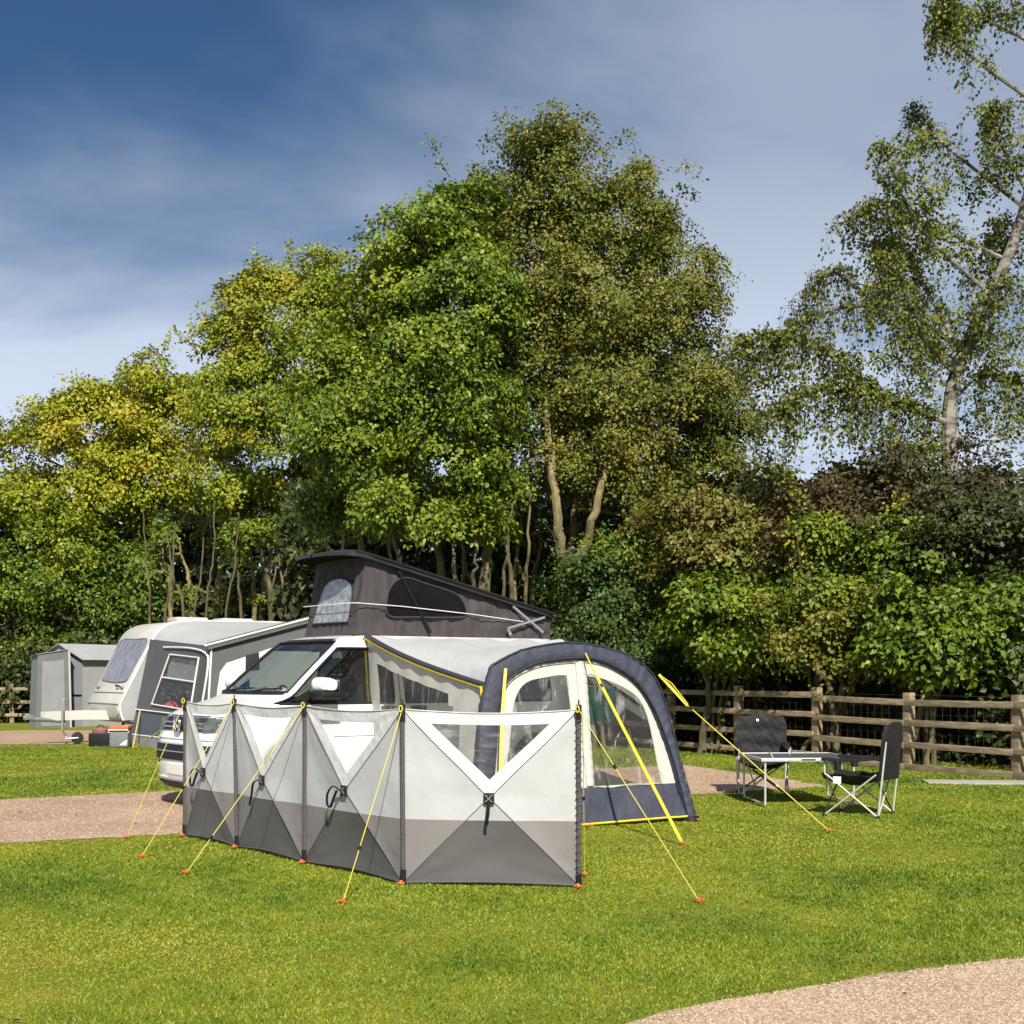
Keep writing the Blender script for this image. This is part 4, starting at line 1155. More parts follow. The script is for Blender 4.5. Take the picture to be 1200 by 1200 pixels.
for i in range(5):
    b = MB(W0); off = Vector((0, -0.02, 0))
    b.tube([WP[i].lerp(WT[i], q / 8) + off + Vector((0, 0, .03 if q == 0 else 0)) for q in range(9)], 0.0165, n=8); po = b.build('pole_sleeve', M['sleeve'], wb)
    b = MB(W0); b.tube([WP[i] + off, WP[i] + off + Vector((0, 0, .11))], .021, n=8); b.build('pole_foot', M['black_plastic'], po)
    b = MB(W0); b.tube([WT[i] + off - Vector((0, 0, .09)), WT[i] + off + Vector((0, 0, .035))], .021, n=8); b.tube([WT[i] + off, WT[i] + off + Vector((0, 0, .07))], .006, n=6); b.build('pole_cap', M['black_plastic'], po)
    b = MB(W0); c = WT[i] + off + Vector((-.01, -.03, .005)); b.tube([c + Vector((.012 * math.cos(a), 0, .022 * math.sin(a))) for a in [k * math.pi / 5 for k in range(10)]], .0055, n=5, closed=True); b.build('yellow_loop', M['yellow_cord'], po)
    b = MB(W0); peg_mesh(b, WP[i] + Vector((-.01, -.07, 0)), (0, 1, 0)); b.build('peg', M['orange_peg'], po)
    if i == 4:      # black and white shock cord laced up the end poles
        b = MB(W0); pts = []
        for q in range(110):
            p = WP[i].lerp(WT[i], 0.05 + q / 110 * .9) + off; pts.append(p + Vector((.024 * math.cos(q * 1.2), .024 * math.sin(q * 1.2), 0)))
        b.tube(pts, .0032, n=4); b.build('shock_cord', M['cord_grey'], po)
tops = [t + Vector((0, -.03, .0)) for t in WT]
guy('yellow guy rope crossing the van bumper from the far end of the windbreak', [tops[0], gp(148, 983)], run=.42)
guy('yellow guy rope running down past the first strap loop of the windbreak', [tops[1], gp(165, 1006)], run=.55)
guy('yellow guy rope from the third windbreak pole past the second black strap', [tops[2], gp(217, 1025)], run=.78)
guy('long yellow guy rope slanting down across the third windbreak panel', [tops[3], gp(401, 1060)], run=.72)
guy('thin yellow guy rope from the near end pole out across the open lawn', [tops[4], gp(821, 1059)], run=.3)
guy('short yellow guy rope hanging upright beside the near end pole', [tops[4] + Vector((.03, .05, -.02)), gp(685, 1027)], run=.5)
for k, (px, py, lb) in enumerate(((692, 970, 'orange peg at the hem of the navy mud wall'), (817, 963, 'orange peg at the right foot of the awning arch'))):
    p = gp(px, py); b = MB(p); peg_mesh(b, p, (0.3, -1, 0)); o = b.build('tent_peg', M['orange_peg'], None, loc=p); tag(o, lb, 'tent peg', 'orange tent pegs')

# ------------------------------------------------------------------ fence
FD = Vector((0.487, -0.873, 0)).normalized(); FN = Vector((FD.y, -FD.x, 0))
if FN.y > 0: FN = -FN
F0 = Vector((6.22, 21.4, 0))
fence = empty('post_and_rail_fence', F0)
tag(fence, 'weathered four rail timber fence running in front of the hedge', 'fence')
rr = random.Random(8)
fposts = [F0 + FD * (2.11 * k) + Vector((0, 0, -0.004 * k)) for k in range(-6, 4)]
for k, p in enumerate(fposts):
    b = MB(F0); h = 1.22 + rr.uniform(-.02, .03) + (0.05 if k < 6 else 0)
    bm_r = Matrix.Rotation(math.atan2(FD.y, FD.x) + rr.uniform(-.03, .03), 3, 'Z')
    b.box(p + FN * 0.0 + Vector((0, 0, h / 2 - .05)), (0.15, 0.12, h + .1), M=bm_r, bev=.008)
    b.build('post', M['fence_wood'], fence)
for k in range(len(fposts) - 1):
    for j, hz in enumerate((1.09, 0.765, 0.42, 0.085)):
        a, c = fposts[k] + FN * .082, fposts[k + 1] + FN * .082
        hz2 = hz + (0.05 if k < 5 else 0.0) - (0.03 if k >= 6 else 0)
        b = MB(F0); z0, z1 = hz2 + rr.uniform(-.008, .008), hz2 + rr.uniform(-.008, .008) - (.03 if k == 5 else 0)
        b.bar(a + Vector((0, 0, z0)) + FD * .003, c + Vector((0, 0, z1)) - FD * .003, .04, .098 + rr.uniform(-.006, .006), bev=.005)
        b.build('rail', M['fence_rail'], fence)
b = MB(F0)
L_ = (fposts[-1] - fposts[0]).length
for z in (0.12, .27, .42, .57, .72, .87, 1.0):
    b.tube([fposts[0] - FN * .075 + Vector((0, 0, z)), fposts[-1] - FN * .075 + Vector((0, 0, z))], .0018, n=3, cap=False)
for q in range(int(L_ / .16)):
    p = fposts[0] - FN * .075 + FD * (q * .16); b.tube([p, p + Vector((0, 0, 1.0))], .0014, n=3, cap=False)
b.tube([fposts[0] + Vector((0, 0, 1.17)) - FN * .07, fposts[-1] + Vector((0, 0, 1.17)) - FN * .07], .003, n=3, cap=False)
tag(b.build('wire_mesh', M['wire'], fence), kind='stuff')

f1 = Vector((-17.0, 41.5, 0)); ff_ = empty('post_and_rail_fence', f1); tag(ff_, 'far timber fence glimpsed beside the grey storage tent', 'fence')
for k in range(5):
    m = MB(f1); m.box(f1 + Vector((1.7 * k, .3 * k, .6)), (.13, .12, 1.2), bev=.01); m.build('post', M['fence_wood'], ff_)
    if k < 4:
        for hz in (.25, .65, 1.05):
            m = MB(f1); m.bar(f1 + Vector((1.7 * k + .003, .3 * k - .085, hz)), f1 + Vector((1.7 * (k + 1) - .003, .3 * (k + 1) - .085, hz)), .04, .10, bev=.006); m.build('rail', M['fence_rail'], ff_)

# ------------------------------------------------------------------ folding chairs and table
def make_chair(loc, rz, label):
    """local: sits facing -y, x to its left"""
    c = empty('folding_chair', loc, rz); tag(c, label, 'camping chair', 'black folding camping chairs')
    w, d = .30, .27
    ff = {(-1, -1): (-w, -d - .03, 0), (1, -1): (w, -d - .03, 0), (-1, 1): (-w, d, 0), (1, 1): (w, d, 0)}
    def T(a, b, mat='steel_tube', r=.0095, nm='leg'):
        m = MB(); m.tube([a, b], r, n=8); return m.build(nm, M[mat], c)
    for s in (-1, 1):
        T((s * w, -d - .03, .012), (s * w * .98, d - .02, .455))
        T((s * w, d, .012), (s * w * .98, -d - .01, .445))
        T((s * w, d + .0, .012), (s * w * 1.02, d + .085, .80), nm='back_post', r=.0105)
    T((-w, -d - .03, .012), (w, -d - .01, .445), 'steel_tube'); T((w, -d - .03, .012), (-w, -d - .01, .445), 'dark_tube')
    T((-w, d, .012), (w, d - .02, .43), 'dark_tube'); T((w, d, .012), (-w, d - .02, .43), 'steel_tube')
    for s in (-1, 1): T((s * w, -d - .02, .44), (s * w, -d - .03, .60), 'steel_tube', nm='arm_post')
    m = MB()
    for p in ff.values(): m.lathe([(0, 0), (.021, 0), (.018, .03), (0, .032)], c=p, n=10)
    m.build('feet', M['black_plastic'], c)
    # seat cloth: sagging, padded
    m = MB(); rows = []
    for a in range(15):
        y = -d - .06 + (2 * d + .05) * a / 14; row = []
        for q in range(15):
            x = -1 + 2 * q / 14
            z = .455 - .075 * (1 - x * x) * math.sin(math.pi * min(1, max(0, (a + 2) / 15))) - .025 * (a / 14) + .008 * math.sin(a * 1.3 + q)
            row.append(Vector((x * .30, y, z)))
        rows.append(row)
    low = [[p - Vector((0, 0, .045 * (1 - abs(-1 + 2 * q / 14) ** 6) + .004)) for q, p in enumerate(r)] for r in rows]
    m.grid([a + list(reversed(b_)) for a, b_ in zip(rows, low)], closed=True)
    n_ = len(rows[0]) * 2; m.add(rows[0] + list(reversed(low[0])), [tuple(range(n_))]); m.add(rows[-1] + list(reversed(low[-1])), [tuple(range(n_))])
    m.build('seat', M['chair_cloth'], c)
    # backrest: padded, wings curl forward
    m = MB(); rows = []; low = []
    for a in range(19):
        t = a / 18; z = .40 + .58 * t; y = d + .085 * (z - .012) / .82 - .012
        hw = .292 + .026 * min(1, t * 1.6) - .035 * max(0, t - .80) / .2
        row = []; lw_ = []
        for q in range(19):
            x = -1 + 2 * q / 18
            zz_ = z + .02 * math.sin(x * 4.0 + 1.2) * t * t
            quilt = .024 * abs(math.sin(t * 9.4 + .4 * x)) * (.4 + .6 * abs(math.cos(x * 4.7))) + .009 * math.sin(q * 1.9 + 1.3 * a)
            row.append(Vector((x * hw, y + .055 * (1 - x * x) * (1 - .5 * t) - .030 - quilt * (1 - x ** 4), zz_)))
            lw_.append(Vector((x * hw, y + .055 * (1 - x * x) * (1 - .5 * t) + .012 + .022 * (1 - x ** 4), zz_)))
        rows.append(row); low.append(lw_)
    m.grid([a + list(reversed(b_)) for a, b_ in zip(rows, low)], closed=True)
    n_ = len(rows[0]) * 2
    for e in (0, -1): m.add(rows[e] + list(reversed(low[e])), [tuple(range(n_))])
    bk = m.build('backrest', M['chair_cloth'], c)
    m = MB(); q = rows[16][8]; m.box((q.x - .012, q.y - .008, q.z - .01), (.03, .006, .032), bev=.002); m.build('emblem', M['white_patch'], bk)
    for s in (-1, 1):
        m = MB(); m.box((s * .302, -.16, .385), (.006, .085, .075), bev=.002); m.build('care_label', M['white_patch'], c)
    for s in (-1, 1):
        m = MB(); rows = []
        for a in range(13):
            t = a / 12; y = -d - .05 + (2 * d + .08) * t
            rows.append([Vector((s * (.30 + .045 * q_), y, .605 + .03 * t - .018 * math.sin(math.pi * t) + (.012 if abs(q_) < .5 else 0) - h_)) for q_, h_ in ((-1, 0), (0, -.006), (1, 0), (1, .02), (0, .024), (-1, .02))])
        m.grid(rows, closed=True); m.add(rows[0], [tuple(range(6))]); m.add(rows[-1], [tuple(range(6))])
        ar = m.build('armrest', M['chair_cloth'], c)
        m = MB(); m.lathe([(0, -.11), (.036, -.11), (.042, 0), (.038, 0.0), (.030, -.10), (0, -.10)], c=(s * .31, -.15, .60), n=14); m.build('cup_holder', M['chair_cloth'], ar)
    return c
def face(v): return math.atan2(v[1], v[0]) + math.pi / 2           # local -y turned to v
make_chair((3.71, 14.55, 0), face((-.866, .50)), 'black folding chair seen from the side, its steel legs on open grass')
make_chair((3.12, 17.0, 0), face((-.13, -1)), 'black padded folding chair facing out from behind the table')
T0 = Vector((3.33, 15.95, 0))
tb = empty('folding_table', T0, R(4)); tag(tb, 'low folding camping table with dark slatted top and aluminium edge', 'camping table')
hx, hy, zt = .56, .54, .545
for q in range(8):
    b = MB(); b.box((0, -hy + .035 + (2 * hy - .07) * (q + .5) / 8, zt - .004), (2 * hx - .05, (2 * hy - .07) / 8 - .005, .014), bev=.003); b.build('slat', M['table_top'], tb)
b = MB()
for s in (-1, 1):
    b.box((0, s * (hy - .012), zt - .012), (2 * hx, .028, .042), bev=.008); b.box((s * (hx - .012), 0, zt - .0125), (.0265, 2 * hy - .054, .041), bev=.008)
b.build('edge_frame', M['steel_tube'], tb)
for s in (-1, 1):
    b = MB(); x = s * (hx - .05)
    b.tube(smooth_path([(x, -hy + .03, zt - .03), (x, -hy + .03, .02)], 3), .0125, n=8); b.build('leg', M['steel_tube'], tb)
    b = MB(); b.tube([(x, hy - .05, zt - .03), (x, hy - .05, .09), (x, hy - .08, .035), (x, hy - .13, .03), (x, -hy + .05, .03)], .0125, n=8); b.build('leg', M['steel_tube'], tb)
    b = MB(); b.tube([(x, -hy + .1, zt - .03), (x, 0, .22), (x, hy - .1, zt - .03)], .008, n=6); b.build('cross_brace', M['steel_tube'], tb)
b = MB(); b.tube(smooth_path([(-.42, -hy - .002, zt), (-.44, -hy + .10, zt + .07), (-.42, -hy + .2, zt + .01)], 5), .006, n=6); b.tube(smooth_path([(-.02, hy - .3, zt), (0.0, hy - .26, zt + .08), (.03, hy - .2, zt + .01)], 5), .006, n=6)
b.build('carry_handle', M['steel_tube'], tb)
b = MB(); b.box((-.02, -hy - .001, zt - .012), (.16, .004, .018)); b.build('maker_plate', M['black_plastic'], tb)
b = MB(); b.box((hx - .16, hy + .20, zt - .03), (.30, .25, .02), bev=.006); b.build('side_shelf', M['table_top'], tb)

# ------------------------------------------------------------------ caravan
CO, CA = Vector((-8.5, 28.85, 0)), R(36)
crv = empty('touring_caravan', CO, CA); tag(crv, 'old cream touring caravan with raked front window behind the camper van', 'caravan')
# local x: backwards from the nose, y: away from the camera, z up. profile of the nose in the x-z plane
prof = [(0.62, 0.44), (0.34, 0.50), (0.26, 0.58), (0.22, 0.82), (0.28, 0.98), (0.42, 1.24), (0.60, 1.58), (0.80, 1.98), (0.95, 2.27), (1.05, 2.42), (1.22, 2.55), (1.50, 2.64), (2.0, 2.67), (3.2, 2.68), (4.6, 2.67), (5.5, 2.60), (5.8, 2.4), (5.9, 2.0), (5.9, 0.5)]
pp = [(p.x, p.y) for p in smooth_path([Vector((x, z, 0)) for x, z in prof], 3)]
def slab(y0, y1, rnd=0.06):
    m = MB(); rows = []
    for yy, ins in ((y0, rnd), (y0 + rnd * .3, rnd * .3), (y0 + rnd, 0), (y1 - rnd, 0), (y1 - rnd * .3, rnd * .3), (y1, rnd)):
        row = []
        cx_, cz_ = 3.0, 1.5
        for x, z in pp:
            dx_, dz_ = x - cx_, z - cz_; L = math.hypot(dx_, dz_)
            row.append(Vector((x - dx_ / L * ins, yy, z - dz_ / L * ins)))
        rows.append(row)
    m.grid(rows, closed=True)
    for e in (0, -1): m.poly([rows[e]])
    return m
CW = 2.1
slab(0, CW).build('body', M['caravan_white'], crv, angle=30)
def nose(z):        # nose x at height z
    for (x0, z0), (x1, z1) in zip(pp, pp[1:]):
        if z0 <= z <= z1: return x0 + (x1 - x0) * (z - z0) / max(1e-6, z1 - z0)
    return .3
def npnt(y, z, d=.012):
    s = Vector((nose(z + .03) - nose(z - .03), 0, .06)).normalized(); return Vector((nose(z), y, z)) + Vector((-s.z, 0, s.x)) * d
def nose_panel(name, ctl, mat, d=.014, parent=crv, piping=None):
    ys = [p[0] for p in ctl]; L_ = smooth_path([Vector((y, z, 0)) for y, z in ctl], 4, closed=True)
    c = Vector((sum(p.x for p in L_) / len(L_), sum(p.y for p in L_) / len(L_), 0)); m = MB()
    rows = [[npnt(c.x + (p.x - c.x) * t, c.y + (p.y - c.y) * t, d) for p in L_] for t in (1, .75, .5, .25, .001)]
    rows.insert(0, [npnt(p.x, p.y, -.01) for p in L_])
    m.grid(rows, closed=True); o = m.build(name, mat, parent)
    if piping:
        m = MB(); m.tube([npnt(p.x, p.y, d) for p in L_], .014, n=5, closed=True); m.build('window_seal', piping, o)
    return o
nose_panel('front_window', [(.26, 1.40), (.24, 1.7), (.22, 2.22), (1.0, 2.26), (1.85, 2.24), (1.87, 1.8), (1.86, 1.42), (1.70, 1.36), (1.1, 1.32), (.45, 1.33)], M['caravan_window'], piping=M['grey_plastic'])
for z, h in ((0.86, .02), (1.10, .015)):
    m = MB(); m.tube([npnt(y, z, .006) for y in np.linspace(.12, CW - .12, 9)], h, n=6, flat=.5); m.build('trim_strip', M['grey_plastic'], crv)
nose_panel('locker_panel', [(.2, .60), (.2, .82), (1.05, .83), (1.9, .82), (1.9, .6), (1.05, .58)], M['caravan_white'], d=.02)
for y in (.32, 1.8):
    m = MB(); p = npnt(y, 1.20, .02); m.box(p, (.04, .13, .05), bev=.015); m.build('marker_light', M['grey_plastic'], crv)
m = MB(); p = npnt(.55, 1.22, .02); m.tube([p + Vector((0, -.09, 0)), p + Vector((-.05, -.05, .03)), p + Vector((-.05, .05, .03)), p + Vector((0, .09, 0))], .018, n=6); m.build('grab_handle', M['black_plastic'], crv)
# awning rail along the side edge
m = MB(); m.tube([Vector((x, -.012, z)) for x, z in pp if z > .5 and x < 5.8], .022, n=6); m.build('awning_rail', M['white_paint'], crv)
for x in (2.15, 3.25):
    m = MB(); m.box((x, 1.0, 2.72), (.75, .6, .12), bev=.04); m.build('roof_light', M['caravan_white'], crv)
m = MB(); m.box((3.2, CW / 2, .42), (4.4, 1.5, .08)); m.build('chassis', M['black_plastic'], crv)
for y in (.15, CW - .15):
    m = MB(); m.lathe([(0, -.08), (.30, -.08), (.32, 0), (.30, .08), (0, .08)], c=(3.4, y, .32), axis='Y', n=20); m.build('wheel', M['tyre'], crv)
for y in (.5, CW - .5):
    m = MB(); m.tube([(.9, y, .45), (.75, y, .02)], .035, n=8); m.box((.75, y, .02), (.16, .16, .04)); m.build('corner_steady', M['black_plastic'], crv)
m = MB(); m.prism([(x, -.016, z) for x, z in pp if z > .5 and x < 1.05 and z < 2.3] + [(1.6, -.016, 2.3), (1.6, -.016, .52)], (0, .008, 0)); m.build('side_panel', M['caravan_grey'], crv, smooth=False)
# drawbar with cover, jockey wheel
m = MB(); m.prism([(.6, .62, .50), (-.15, .95, .52), (-1.05, 1.02, .50), (-1.1, 1.12, .50), (-.15, 1.2, .52), (.6, 1.5, .50)], (0, 0, .20)); m.build('hitch_cover', M['caravan_white'], crv, angle=20)
m = MB(); m.tube([(-.6, 1.05, .5), (-1.35, 1.05, .55)], .05, n=8); m.box((-1.38, 1.05, .58), (.22, .1, .1), bev=.03); m.build('coupling', M['grey_plastic'], crv)
m = MB(); m.tube([(-.72, .86, .30), (-.72, .86, .95)], .028, n=8); m.tube([(-.72, .86, .30), (-.62, .86, .14)], .022, n=8); m.tube([(-.72, .86, .95), (-.62, .80, .98)], .012, n=6); jw = m.build('jockey_stem', M['alloy'], crv)
m = MB(); m.lathe([(0, -.035), (.09, -.04), (.125, -.03), (.13, 0), (.125, .03), (.09, .04), (0, .035)], c=(-.42, .80, .135), axis='Y', n=20); jwh = m.build('jockey_wheel', M['tyre'], jw)
m = MB(); m.tube([(-.68, .80, .12), (-.42, .74, .135)], .02, n=6); m.build('jockey_fork', M['alloy'], jw)

# ---- caravan awning
def aw(px, py, y): return at(px, py, y)
A1 = Vector((-7.0, 27.5, 0))
ca = empty('caravan_awning', A1); tag(ca, 'dark grey caravan awning with clear side window and pale curtained front', 'awning')
# corner points in the photograph with their distances
P_nose_t, P_nose_b = aw(176, 749, 29.2), Vector((-8.12, 28.95, 0.0))
P_c_t, P_c_b = aw(246, 757, 26.0), Vector((-5.85, 25.9, 0.0))
P_r_t, P_r_b = aw(400, 717, 26.4), Vector((-3.05, 26.4, 0.0))
def quad(p00, p10, p11, p01, s, t): return p00.lerp(p10, s).lerp(p01.lerp(p11, s), t)
def side_(s, t): return quad(P_nose_t, P_c_t, P_c_b, P_nose_b, s, t)
def front_(s, t): return quad(P_c_t, P_r_t, P_r_b, P_c_b, s, t)
def cloth_quad(name, fn_, mat, s0=0, s1=1, t0=0, t1=1, n=10, d=Vector((0, 0, 0)), parent=ca, org=A1):
    m = MB(org); m.grid([[fn_(s0 + (s1 - s0) * a / n, t0 + (t1 - t0) * b_ / n) + d + Vector((0.004 * math.sin(a * 2 + b_), .004 * math.cos(a + b_ * 1.7), 0)) for b_ in range(n + 1)] for a in range(n + 1)])
    return m.build(name, mat, parent)
OUT = Vector((-.012, -.02, 0))
def st_poly(name, fn_, pts, mat, d, holes=()):
    return patch(name, pts, lambda s, t, dd=0.0: fn_(s, t) + d, mat, ca, holes=holes, cuts=2, org=A1)
swin = [(.40, .12), (.86, .12), (.80, .62), (.24, .60)]
st_poly('side_wall', side_, [(0, 0), (1, 0), (1, .66), (0, .66)], M['awning_grey'], Vector(), holes=[swin])
st_poly('clear_window', side_, swin, M['smoky_film'], Vector((.003, .005, 0)))
for seg in ([(.40, .12), (.86, .12), (.80, .62), (.24, .60), (.40, .12)], [(.335, .34), (.835, .35)]):
    m = MB(A1); m.tube([side_(s, t) + OUT for s, t in seg], .018, n=5); m.build('white_piping', M['white_paint'], ca)
m = MB(A1); m.tube(smooth_path([side_(s, t) + OUT for s, t in ((.28, .06), (.7, .04), (.95, .07), (1.0, .2), (.93, .7))], 5), .02, n=5); m.build('white_piping', M['white_paint'], ca)
cloth_quad('blind', side_, M['grey_sheet'], .36, .83, .14, .345, d=Vector((.03, .05, 0)))
cloth_quad('mud_wall', side_, M['awning_blue'], 0, 1, .66, .90)
cloth_quad('draught_skirt', side_, M['grey_sheet'], 0, 1, .90, 1.0, d=Vector((-.01, -.02, 0)))
for t in (.665, .90):
    m = MB(A1); m.tube([side_(s, t) + OUT for s in np.linspace(0, 1, 6)], .016, n=5); m.build('white_piping', M['white_paint'], ca)
# grey draught panel next to the nose
cur = [(.0, .22), (.10, .22), (.16, .34), (.155, .60), (.10, .66), (0, .66)]
# front wall: dark frame, pale curtained panel
fpan = [(.07, .42), (.085, .26), (.13, .19), (.55, .13), (1, .115), (1, .80), (.06, .80)]
st_poly('front_wall', front_, [(0, 0), (1, 0), (1, 1), (0, 1)], M['awning_grey'], Vector(), holes=[fpan])
st_poly('curtain_panel', front_, fpan, M['awning_curtain'], Vector((0, .006, 0)))
cloth_quad('vent_opening', front_, M['black_plastic'], .27, .37, .16, .30, n=3, d=Vector((0, -.012, 0)))
m = MB(A1); m.tube([front_(.02, t) + OUT for t in np.linspace(0, 1, 6)], .018, n=5); m.build('white_piping', M['white_paint'], ca)
m = MB(A1); m.bar(P_c_t + OUT * 3 + Vector((0, 0, -.01)), P_r_t + OUT * 3, .08, .13); m.build('roof_valance', M['awning_grey'], ca)
m = MB(A1); m.tube([P_c_t + OUT * 6 + Vector((0, 0, .0)), P_r_t + OUT * 6 + Vector((0, 0, .01))], .018, n=5); m.build('white_piping', M['white_paint'], ca)
# roof sheet from the caravan rail to the front eave
crot = Matrix.Rotation(CA, 3, 'Z')
rail = [CO + crot @ Vector((x, -.02, z)) for x, z in pp if x < 5.0 and z > 2.0]
rail = resample(rail, 15); eav = resample([P_nose_t.lerp(P_c_t, .0), P_c_t, P_r_t], 15)
eav = [P_nose_t.lerp(P_c_t, min(1, k / 4)) if k <= 4 else P_c_t.lerp(P_r_t, (k - 4) / 10) for k in range(15)]
m = MB(A1); m.grid([[rail[k].lerp(eav[k], j / 8) + Vector((0, 0, -.05 * math.sin(math.pi * j / 8))) for j in range(9)] for k in range(15)]); m.build('roof_sheet', M['awning_roof'], ca)
# red bag and things seen through the window
b0 = Vector((-7.05, 28.0, 0))
m = MB(b0); m.lathe([(0, 0.52), (.20, .53), (.26, .68), (.22, .86), (.10, .93), (0, .93)], c=b0 + Vector((0, .4, 0)), n=14); o = m.build('red_bag', M['red_bag'], None, loc=b0)
tag(o, 'red bag seen through the clear window of the grey awning', 'bag')
m = MB(b0); m.tube(smooth_path([b0 + Vector((-.12, .4, .9)), b0 + Vector((0, .4, 1.05)), b0 + Vector((.12, .4, .9))], 4), .015, n=6); m.build('bag_handle', M['black_web'], o)
m = MB(b0); m.box(b0 + Vector((0.05, .45, .48)), (.9, .5, .05), bev=.01); s_ = tag(m.build('camp_shelf', M['grey_plastic'], None, loc=b0), 'small grey camp shelf under the red bag inside the awning', 'shelf')
for x in (-.35, .45):
    for y in (.25, .65):
        m = MB(b0); m.tube([b0 + Vector((x, y, 0)), b0 + Vector((x, y, .46))], .015, n=6); m.build('leg', M['alloy'], s_)
guy('yellow strap from the corner of the caravan awning straight down to its peg', [P_nose_t.lerp(P_c_t, .12).lerp(P_nose_b.lerp(P_c_b, .12), .67) + Vector((-.05, -.1, 0)), gp(155.5, 877.5)], r=.014, run=.5, group='yellow guy ropes pegged into the grass')
guy('yellow guy rope of the caravan awning passing behind the camper van bonnet', [at(193, 853, 26.2), gp(156.5, 877.5)], r=.012, run=.5, group='yellow guy ropes pegged into the grass')
# crates by the drawbar
c0 = Vector((-8.55, 28.2, 0)) + Vector((.42, .75, 0)); c0.z = 0.004
kb = Vector((-8.46, 28.45, 0.004)); bx_ = empty('storage_crate', kb); tag(bx_, 'low black plastic crate standing beside the grey cool box', 'crate')
m = MB(); m.box((0, 0, .02), (.62, .36, .03), bev=.01)
for s in (-1, 1): m.box((0, s * .17, .15), (.62, .02, .24), bev=.006); m.box((s * .30, 0, .15), (.02, .318, .24), bev=.006)
m.build('tub', M['black_plastic'], bx_)
for s in (-1, 1):
    m = MB(); m.box((s * .325, 0, .23), (.03, .16, .035), bev=.01); m.build('handle', M['black_plastic'], bx_)
rb_ = kb + Vector((-.12, .02, .036)); o = MB(rb_).lathe([(0, 0), (.15, 0), (.17, .12), (.17, .30), (.13, .34), (0, .35)], c=rb_, n=16).build('red_canister', M['faded_red'], None, loc=rb_)
tag(o, 'faded red canister standing inside the low black crate', 'canister')
o2 = MB(rb_).tube([rb_ + Vector((-.07, 0, .34)), rb_ + Vector((-.05, 0, .39)), rb_ + Vector((.05, 0, .39)), rb_ + Vector((.07, 0, .34))], .012, n=6).build('handle', M['black_plastic'], o)
kc = Vector((-8.02, 28.0, 0.004)); cb = empty('cool_box', kc); tag(cb, 'grey cool box with an orange lid beside the caravan hitch', 'cool box')
m = MB(); m.box((0, 0, .19), (.38, .34, .37), bev=.03); m.build('tub', M['grey_plastic'], cb)
m = MB(); m.box((0, 0, .41), (.40, .36, .075), bev=.025); m.build('lid', M['orange_lid'], cb)
m = MB(); m.tube([(-.2, -.17, .30), (-.2, -.20, .36), (.2, -.20, .36), (.2, -.17, .30)], .014, n=6); m.build('carry_handle', M['white_paint'], cb)
m = MB(); m.prism([(.02, -.176, .05), (.16, -.176, .05), (.18, -.176, .16), (.10, -.176, .12)], (0, .004, 0)); m.build('sticker', M['white_patch'], cb)

# ---- storage tent and the edge of a neighbouring awning at the far left
S0 = Vector((-12.35, 40.5, 0)); sh = empty('storage_tent', S0, R(-12)); tag(sh, 'small grey pitched storage tent behind the nose of the caravan', 'tent')
w, d, he, hr = .85, 1.3, 1.95, 2.35
def swall(name, pts, mat):
    m = MB(); m.poly([pts]) ; m.build(name, mat, sh, smooth=False, solid=.01)
swall('front_wall', [(-w, -d, 0), (w, -d, 0), (w, -d, he), (0, -d, hr), (-w, -d, he)], M['grey_sheet'])
swall('back_wall', [(-w, d, 0), (w, d, 0), (w, d, he), (0, d, hr), (-w, d, he)], M['grey_sheet'])
swall('side_wall', [(w, -d + .02, 0), (w, d - .02, 0), (w, d - .02, he), (w, -d + .02, he)], M['pale_sheet'])
swall('side_wall', [(-w, -d + .02, 0), (-w, d - .02, 0), (-w, d - .02, he), (-w, -d + .02, he)], M['pale_sheet'])
for s in (-1, 1):
    swall('roof_sheet', [(0, -d - .12, hr + .03), (s * (w + .15), -d - .12, he - .04), (s * (w + .15), d + .1, he - .04), (0, d + .1, hr + .03)], M['pale_sheet'])
swall('door_flap', [(-.6, -d - .02, 0.05), (.55, -d - .02, .05), (.5, -d - .02, 1.8), (-.5, -d - .02, 1.8)], M['pale_sheet'])
m = MB(); m.tube([(-w, -d - .02, .9), (w, -d - .02, .9)], .02, n=5); m.build('cross_strap', M['black_web'], sh)
sh.rotation_euler = (0, 0, R(-30))
N0 = Vector((-12.45, 38.5, 0)); nb = empty('toilet_tent', N0, R(28)); tag(nb, 'narrow upright grey tent with a pale front pole at the left edge', 'tent')
def nwall(name, pts, mat):
    m = MB(); m.poly([pts]); return m.build(name, mat, nb, smooth=False, solid=.012)
wf, wb_ = [(0, 0, 0), (-.95, 0, 0), (-.88, 0, 2.05), (-.05, 0, 2.2)], [(0, 1.1, 0), (-.95, 1.1, 0), (-.88, 1.1, 2.0), (-.05, 1.1, 2.15)]
nwall('front_wall', wf, M['dark_sheet']); nwall('back_wall', wb_, M['dark_sheet'])
nwall('side_wall', [wf[0], wb_[0], wb_[3], wf[3]], M['grey_sheet']); nwall('side_wall', [wf[1], wb_[1], wb_[2], wf[2]], M['grey_sheet'])
nwall('roof_sheet', [(.02, -.05, 2.215), (-.93, -.05, 2.06), (-.93, 1.15, 2.01), (.02, 1.15, 2.165)], M['pale_sheet'])
nwall('door_flap', [(-.15, -.02, .05), (-.8, -.02, .05), (-.76, -.02, 1.85), (-.18, -.02, 1.9)], M['grey_sheet'])
m = MB(); m.tube([(.01, -.02, 0), (-.04, -.02, 2.2)], .03, n=6); m.build('edge_pole', M['cream'], nb)

